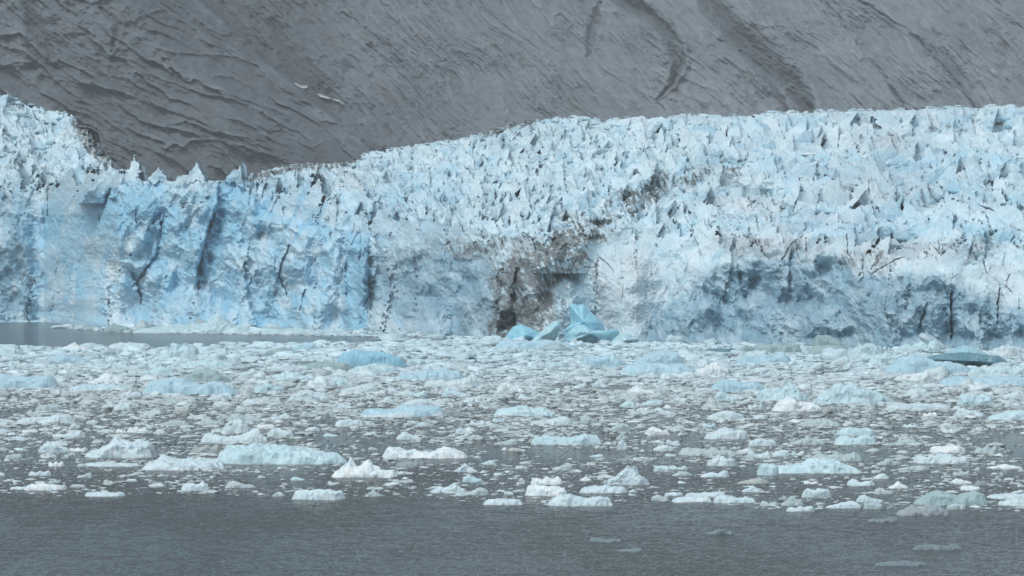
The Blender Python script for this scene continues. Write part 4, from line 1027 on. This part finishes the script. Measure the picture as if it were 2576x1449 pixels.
# ------------------------------------------------------------------ brash ice: tens of thousands of scraps, one mass
def build_brash(N=140000):
    r = np.random.default_rng(5)
    # template lumps
    import itertools
    phi = (1 + 5 ** .5) / 2
    iv = np.array([(-1, phi, 0), (1, phi, 0), (-1, -phi, 0), (1, -phi, 0), (0, -1, phi), (0, 1, phi), (0, -1, -phi), (0, 1, -phi), (phi, 0, -1), (phi, 0, 1), (-phi, 0, -1), (-phi, 0, 1)], float)
    iv /= np.linalg.norm(iv[0])
    ifc = [(0, 11, 5), (0, 5, 1), (0, 1, 7), (0, 7, 10), (0, 10, 11), (1, 5, 9), (5, 11, 4), (11, 10, 2), (10, 7, 6), (7, 1, 8), (3, 9, 4), (3, 4, 2), (3, 2, 6), (3, 6, 8), (3, 8, 9), (4, 9, 5), (2, 4, 11), (6, 2, 10), (8, 6, 7), (9, 8, 1)]
    mid = {}; v2 = [tuple(x) for x in iv]; f2 = []
    def mp(a, b):
        k = (min(a, b), max(a, b))
        if k not in mid:
            m = (np.array(v2[a]) + np.array(v2[b])); m /= np.linalg.norm(m); mid[k] = len(v2); v2.append(tuple(m))
        return mid[k]
    for a, b, c in ifc:
        x, y, z = mp(a, b), mp(b, c), mp(c, a); f2 += [(a, x, z), (b, y, x), (c, z, y), (x, y, z)]
    sets = []
    for lev in (1, 2):
        if lev == 2:
            f1, f2, mid = f2, [], {}
            for a, b, c in f1:
                x, y, z = mp(a, b), mp(b, c), mp(c, a); f2 += [(a, x, z), (b, y, x), (c, z, y), (x, y, z)]
        V2 = np.array(v2); T = []
        for k in range(24):
            q = V2 * np.array([1, 1, .7])
            s = 1 + .75 * fbm3(q * 1.1 + k * 7.7, 2, k) + .65 * fbm3(q * 2.7 + k * 3.3, 3, k + 40, .55)
            T.append(V2 * s[:, None])
        sets.append((np.array(T), np.array(f2)))
    # placement, thick at the far side and thinning to the open water
    M_ = int(N * 3.1)
    u = r.uniform(-620, 3200, M_); v = r.uniform(824, 1300, M_)
    ve = v_edge(u) + 5 * fbm2(u / 60, u * 0, 2, 3)
    x = (u - 1288) / F * shore(v); y = shore(v)
    cl = fbm2(x / 9, y / 34, 4, 201, .6); cl2 = fbm2(u / 260, v / 60, 3, 203)
    dens = np.interp(v, [824, 900, 1000, 1060, 1120, 1180, 1240, 1290], [1.3, 1.25, .92, .58, .36, .27, .24, .22]) * (.62 + 1.1 * cl + .75 * cl2)
    dens *= (v < ve) & (v > vw_c(u) + 4) & ~in_lead(u, v)
    for cu, cv, ru, rv, k in ((1000, 1122, 90, 18, .85), (1180, 1140, 120, 20, .7), (760, 1205, 200, 22, .4), (200, 1200, 180, 24, .7), (1420, 1150, 110, 18, .7), (1700, 1190, 160, 20, .5)):
        dens *= 1 - k * blob(u, v, cu, cv, ru, rv)
    keep = r.uniform(0, 1, M_) < dens
    u, v, x, y, cl = (a[keep][:N] for a in (u, v, x, y, cl))
    n = len(u)
    wpx = np.clip(r.lognormal(1.58, .72, n), 2.0, 44) * np.interp(v, [850, 950, 1030, 1150, 1290], [1.7, 1.5, 1.15, .95, .9])
    wm = wpx / F * y
    hm = wm * np.clip(r.lognormal(-2.1, .5, n), .045, .4)
    dm = wm * r.uniform(.45, .9, n)
    rot = r.uniform(0, 2 * np.pi, n); tid = r.integers(0, 24, n)
    tv = np.where(r.uniform(0, 1, n) < .42, r.normal(.33, .09, n), r.normal(.56, .11, n))
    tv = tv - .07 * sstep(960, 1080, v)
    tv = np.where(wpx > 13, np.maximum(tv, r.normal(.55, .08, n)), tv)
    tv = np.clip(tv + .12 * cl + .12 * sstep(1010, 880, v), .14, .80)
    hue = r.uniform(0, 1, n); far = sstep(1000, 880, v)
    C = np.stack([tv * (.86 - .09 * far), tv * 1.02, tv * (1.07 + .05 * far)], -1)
    br = (hue < .08) & (wpx < 11); C[br] *= np.array([.80, .77, .68])
    dk = (hue > .93) & (wpx < 9); C[dk] *= .45
    VV, FF, CC = [], [], []; off = 0
    for lev, sel in ((0, wpx <= 11), (1, wpx > 11)):
        T, F2 = sets[lev]; sel = np.nonzero(sel)[0]
        P = T[tid[sel]]; c, s = np.cos(rot[sel])[:, None], np.sin(rot[sel])[:, None]
        px = P[..., 0] * c - P[..., 1] * s; py = P[..., 0] * s + P[..., 1] * c
        W, Dd, Hh = wm[sel][:, None], dm[sel][:, None], hm[sel][:, None]
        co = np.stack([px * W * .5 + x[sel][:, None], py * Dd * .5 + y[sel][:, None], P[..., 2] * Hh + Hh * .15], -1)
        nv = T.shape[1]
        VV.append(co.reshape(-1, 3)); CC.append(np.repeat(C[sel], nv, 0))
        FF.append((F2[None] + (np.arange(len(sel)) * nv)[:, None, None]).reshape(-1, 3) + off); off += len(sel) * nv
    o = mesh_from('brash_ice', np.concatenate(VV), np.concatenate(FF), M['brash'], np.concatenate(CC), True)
    tag(o, 'grey-white brash ice scattered thickly over the fjord between the floes', 'brash ice', kind='stuff')


build_brash()

# ------------------------------------------------------------------ air, sky, light, camera
hz = [(-900, -300, -1.5), (900, -300, -1.5), (900, 4600, -1.5), (-900, 4600, -1.5)]
hz = hz + [(x, y, 2300.0) for x, y, z in hz]
hm = bpy.data.materials.new('haze_air'); hm.use_nodes = True; ht = hm.node_tree; ht.nodes.clear()
ho = ht.nodes.new('ShaderNodeOutputMaterial'); hv = ht.nodes.new('ShaderNodeVolumePrincipled')
hv.inputs['Color'].default_value = (.88, .96, 1.0, 1); hv.inputs['Density'].default_value = 0.00011
ht.links.new(hv.outputs[0], ho.inputs['Volume'])
hb = mesh_from('haze', hz, [(0, 3, 2, 1), (4, 5, 6, 7), (0, 1, 5, 4), (1, 2, 6, 5), (2, 3, 7, 6), (3, 0, 4, 7)], hm, smooth=False)
tag(hb, kind='stuff')

world = bpy.data.worlds.new('World'); scene.world = world; world.use_nodes = True
wt = world.node_tree; wt.nodes.clear()
wout = wt.nodes.new('ShaderNodeOutputWorld'); bg = wt.nodes.new('ShaderNodeBackground')
sky = wt.nodes.new('ShaderNodeTexSky'); sky.sky_type = 'NISHITA'; sky.sun_disc = False
SUN_EL, SUN_ROT = math.radians(58), math.radians(215)
sky.sun_elevation = SUN_EL; sky.sun_rotation = SUN_ROT; sky.air_density = 1.0; sky.dust_density = 3.0
hs = wt.nodes.new('ShaderNodeHueSaturation'); hs.inputs['Saturation'].default_value = 0.45
wt.links.new(sky.outputs[0], hs.inputs['Color']); cl = wt.nodes.new('ShaderNodeMix'); cl.data_type = 'RGBA'; cl.blend_type = 'MULTIPLY'; cl.inputs[0].default_value = 1.0
cl.inputs[7].default_value = (.98, 1.01, 1.0, 1)      # grey-green cast of the cloud deck
wt.links.new(hs.outputs[0], cl.inputs[6]); wt.links.new(cl.outputs[2], bg.inputs['Color'])
bg.inputs['Strength'].default_value = 0.13
wt.links.new(bg.outputs[0], wout.inputs['Surface'])

sd = bpy.data.lights.new('sun', 'SUN'); sd.energy = 1.1; sd.angle = math.radians(22); sd.color = (.97, 1.0, .99)
so = bpy.data.objects.new('sun', sd); col.objects.link(so)
# light comes from behind and to the left of the viewer, high up
from mathutils import Vector
dirv = Vector((math.sin(SUN_ROT) * math.cos(SUN_EL), math.cos(SUN_ROT) * math.cos(SUN_EL), math.sin(SUN_EL)))
so.rotation_euler = dirv.to_track_quat('Z', 'Y').to_euler(); so.location = (0, 0, 300)

cam = bpy.data.cameras.new('camera'); cam.sensor_width = 36.0; cam.lens = 36.0 * F / 2576.0
cam.clip_start = 1.0; cam.clip_end = 30000.0
co_ = bpy.data.objects.new('camera', cam); col.objects.link(co_)
co_.location = (0, 0, EYE)
co_.rotation_euler = (math.pi / 2 - math.atan((724.5 - HZ) / F), 0, 0)
scene.camera = co_

scene.render.engine = 'CYCLES'
scene.cycles.max_bounces = 6; scene.cycles.diffuse_bounces = 3; scene.cycles.glossy_bounces = 3
scene.cycles.volume_bounces = 0
scene.cycles.use_denoising = True
scene.view_settings.view_transform = 'Standard'; scene.view_settings.look = 'None'
scene.view_settings.exposure = 0.30; scene.view_settings.gamma = 1.0
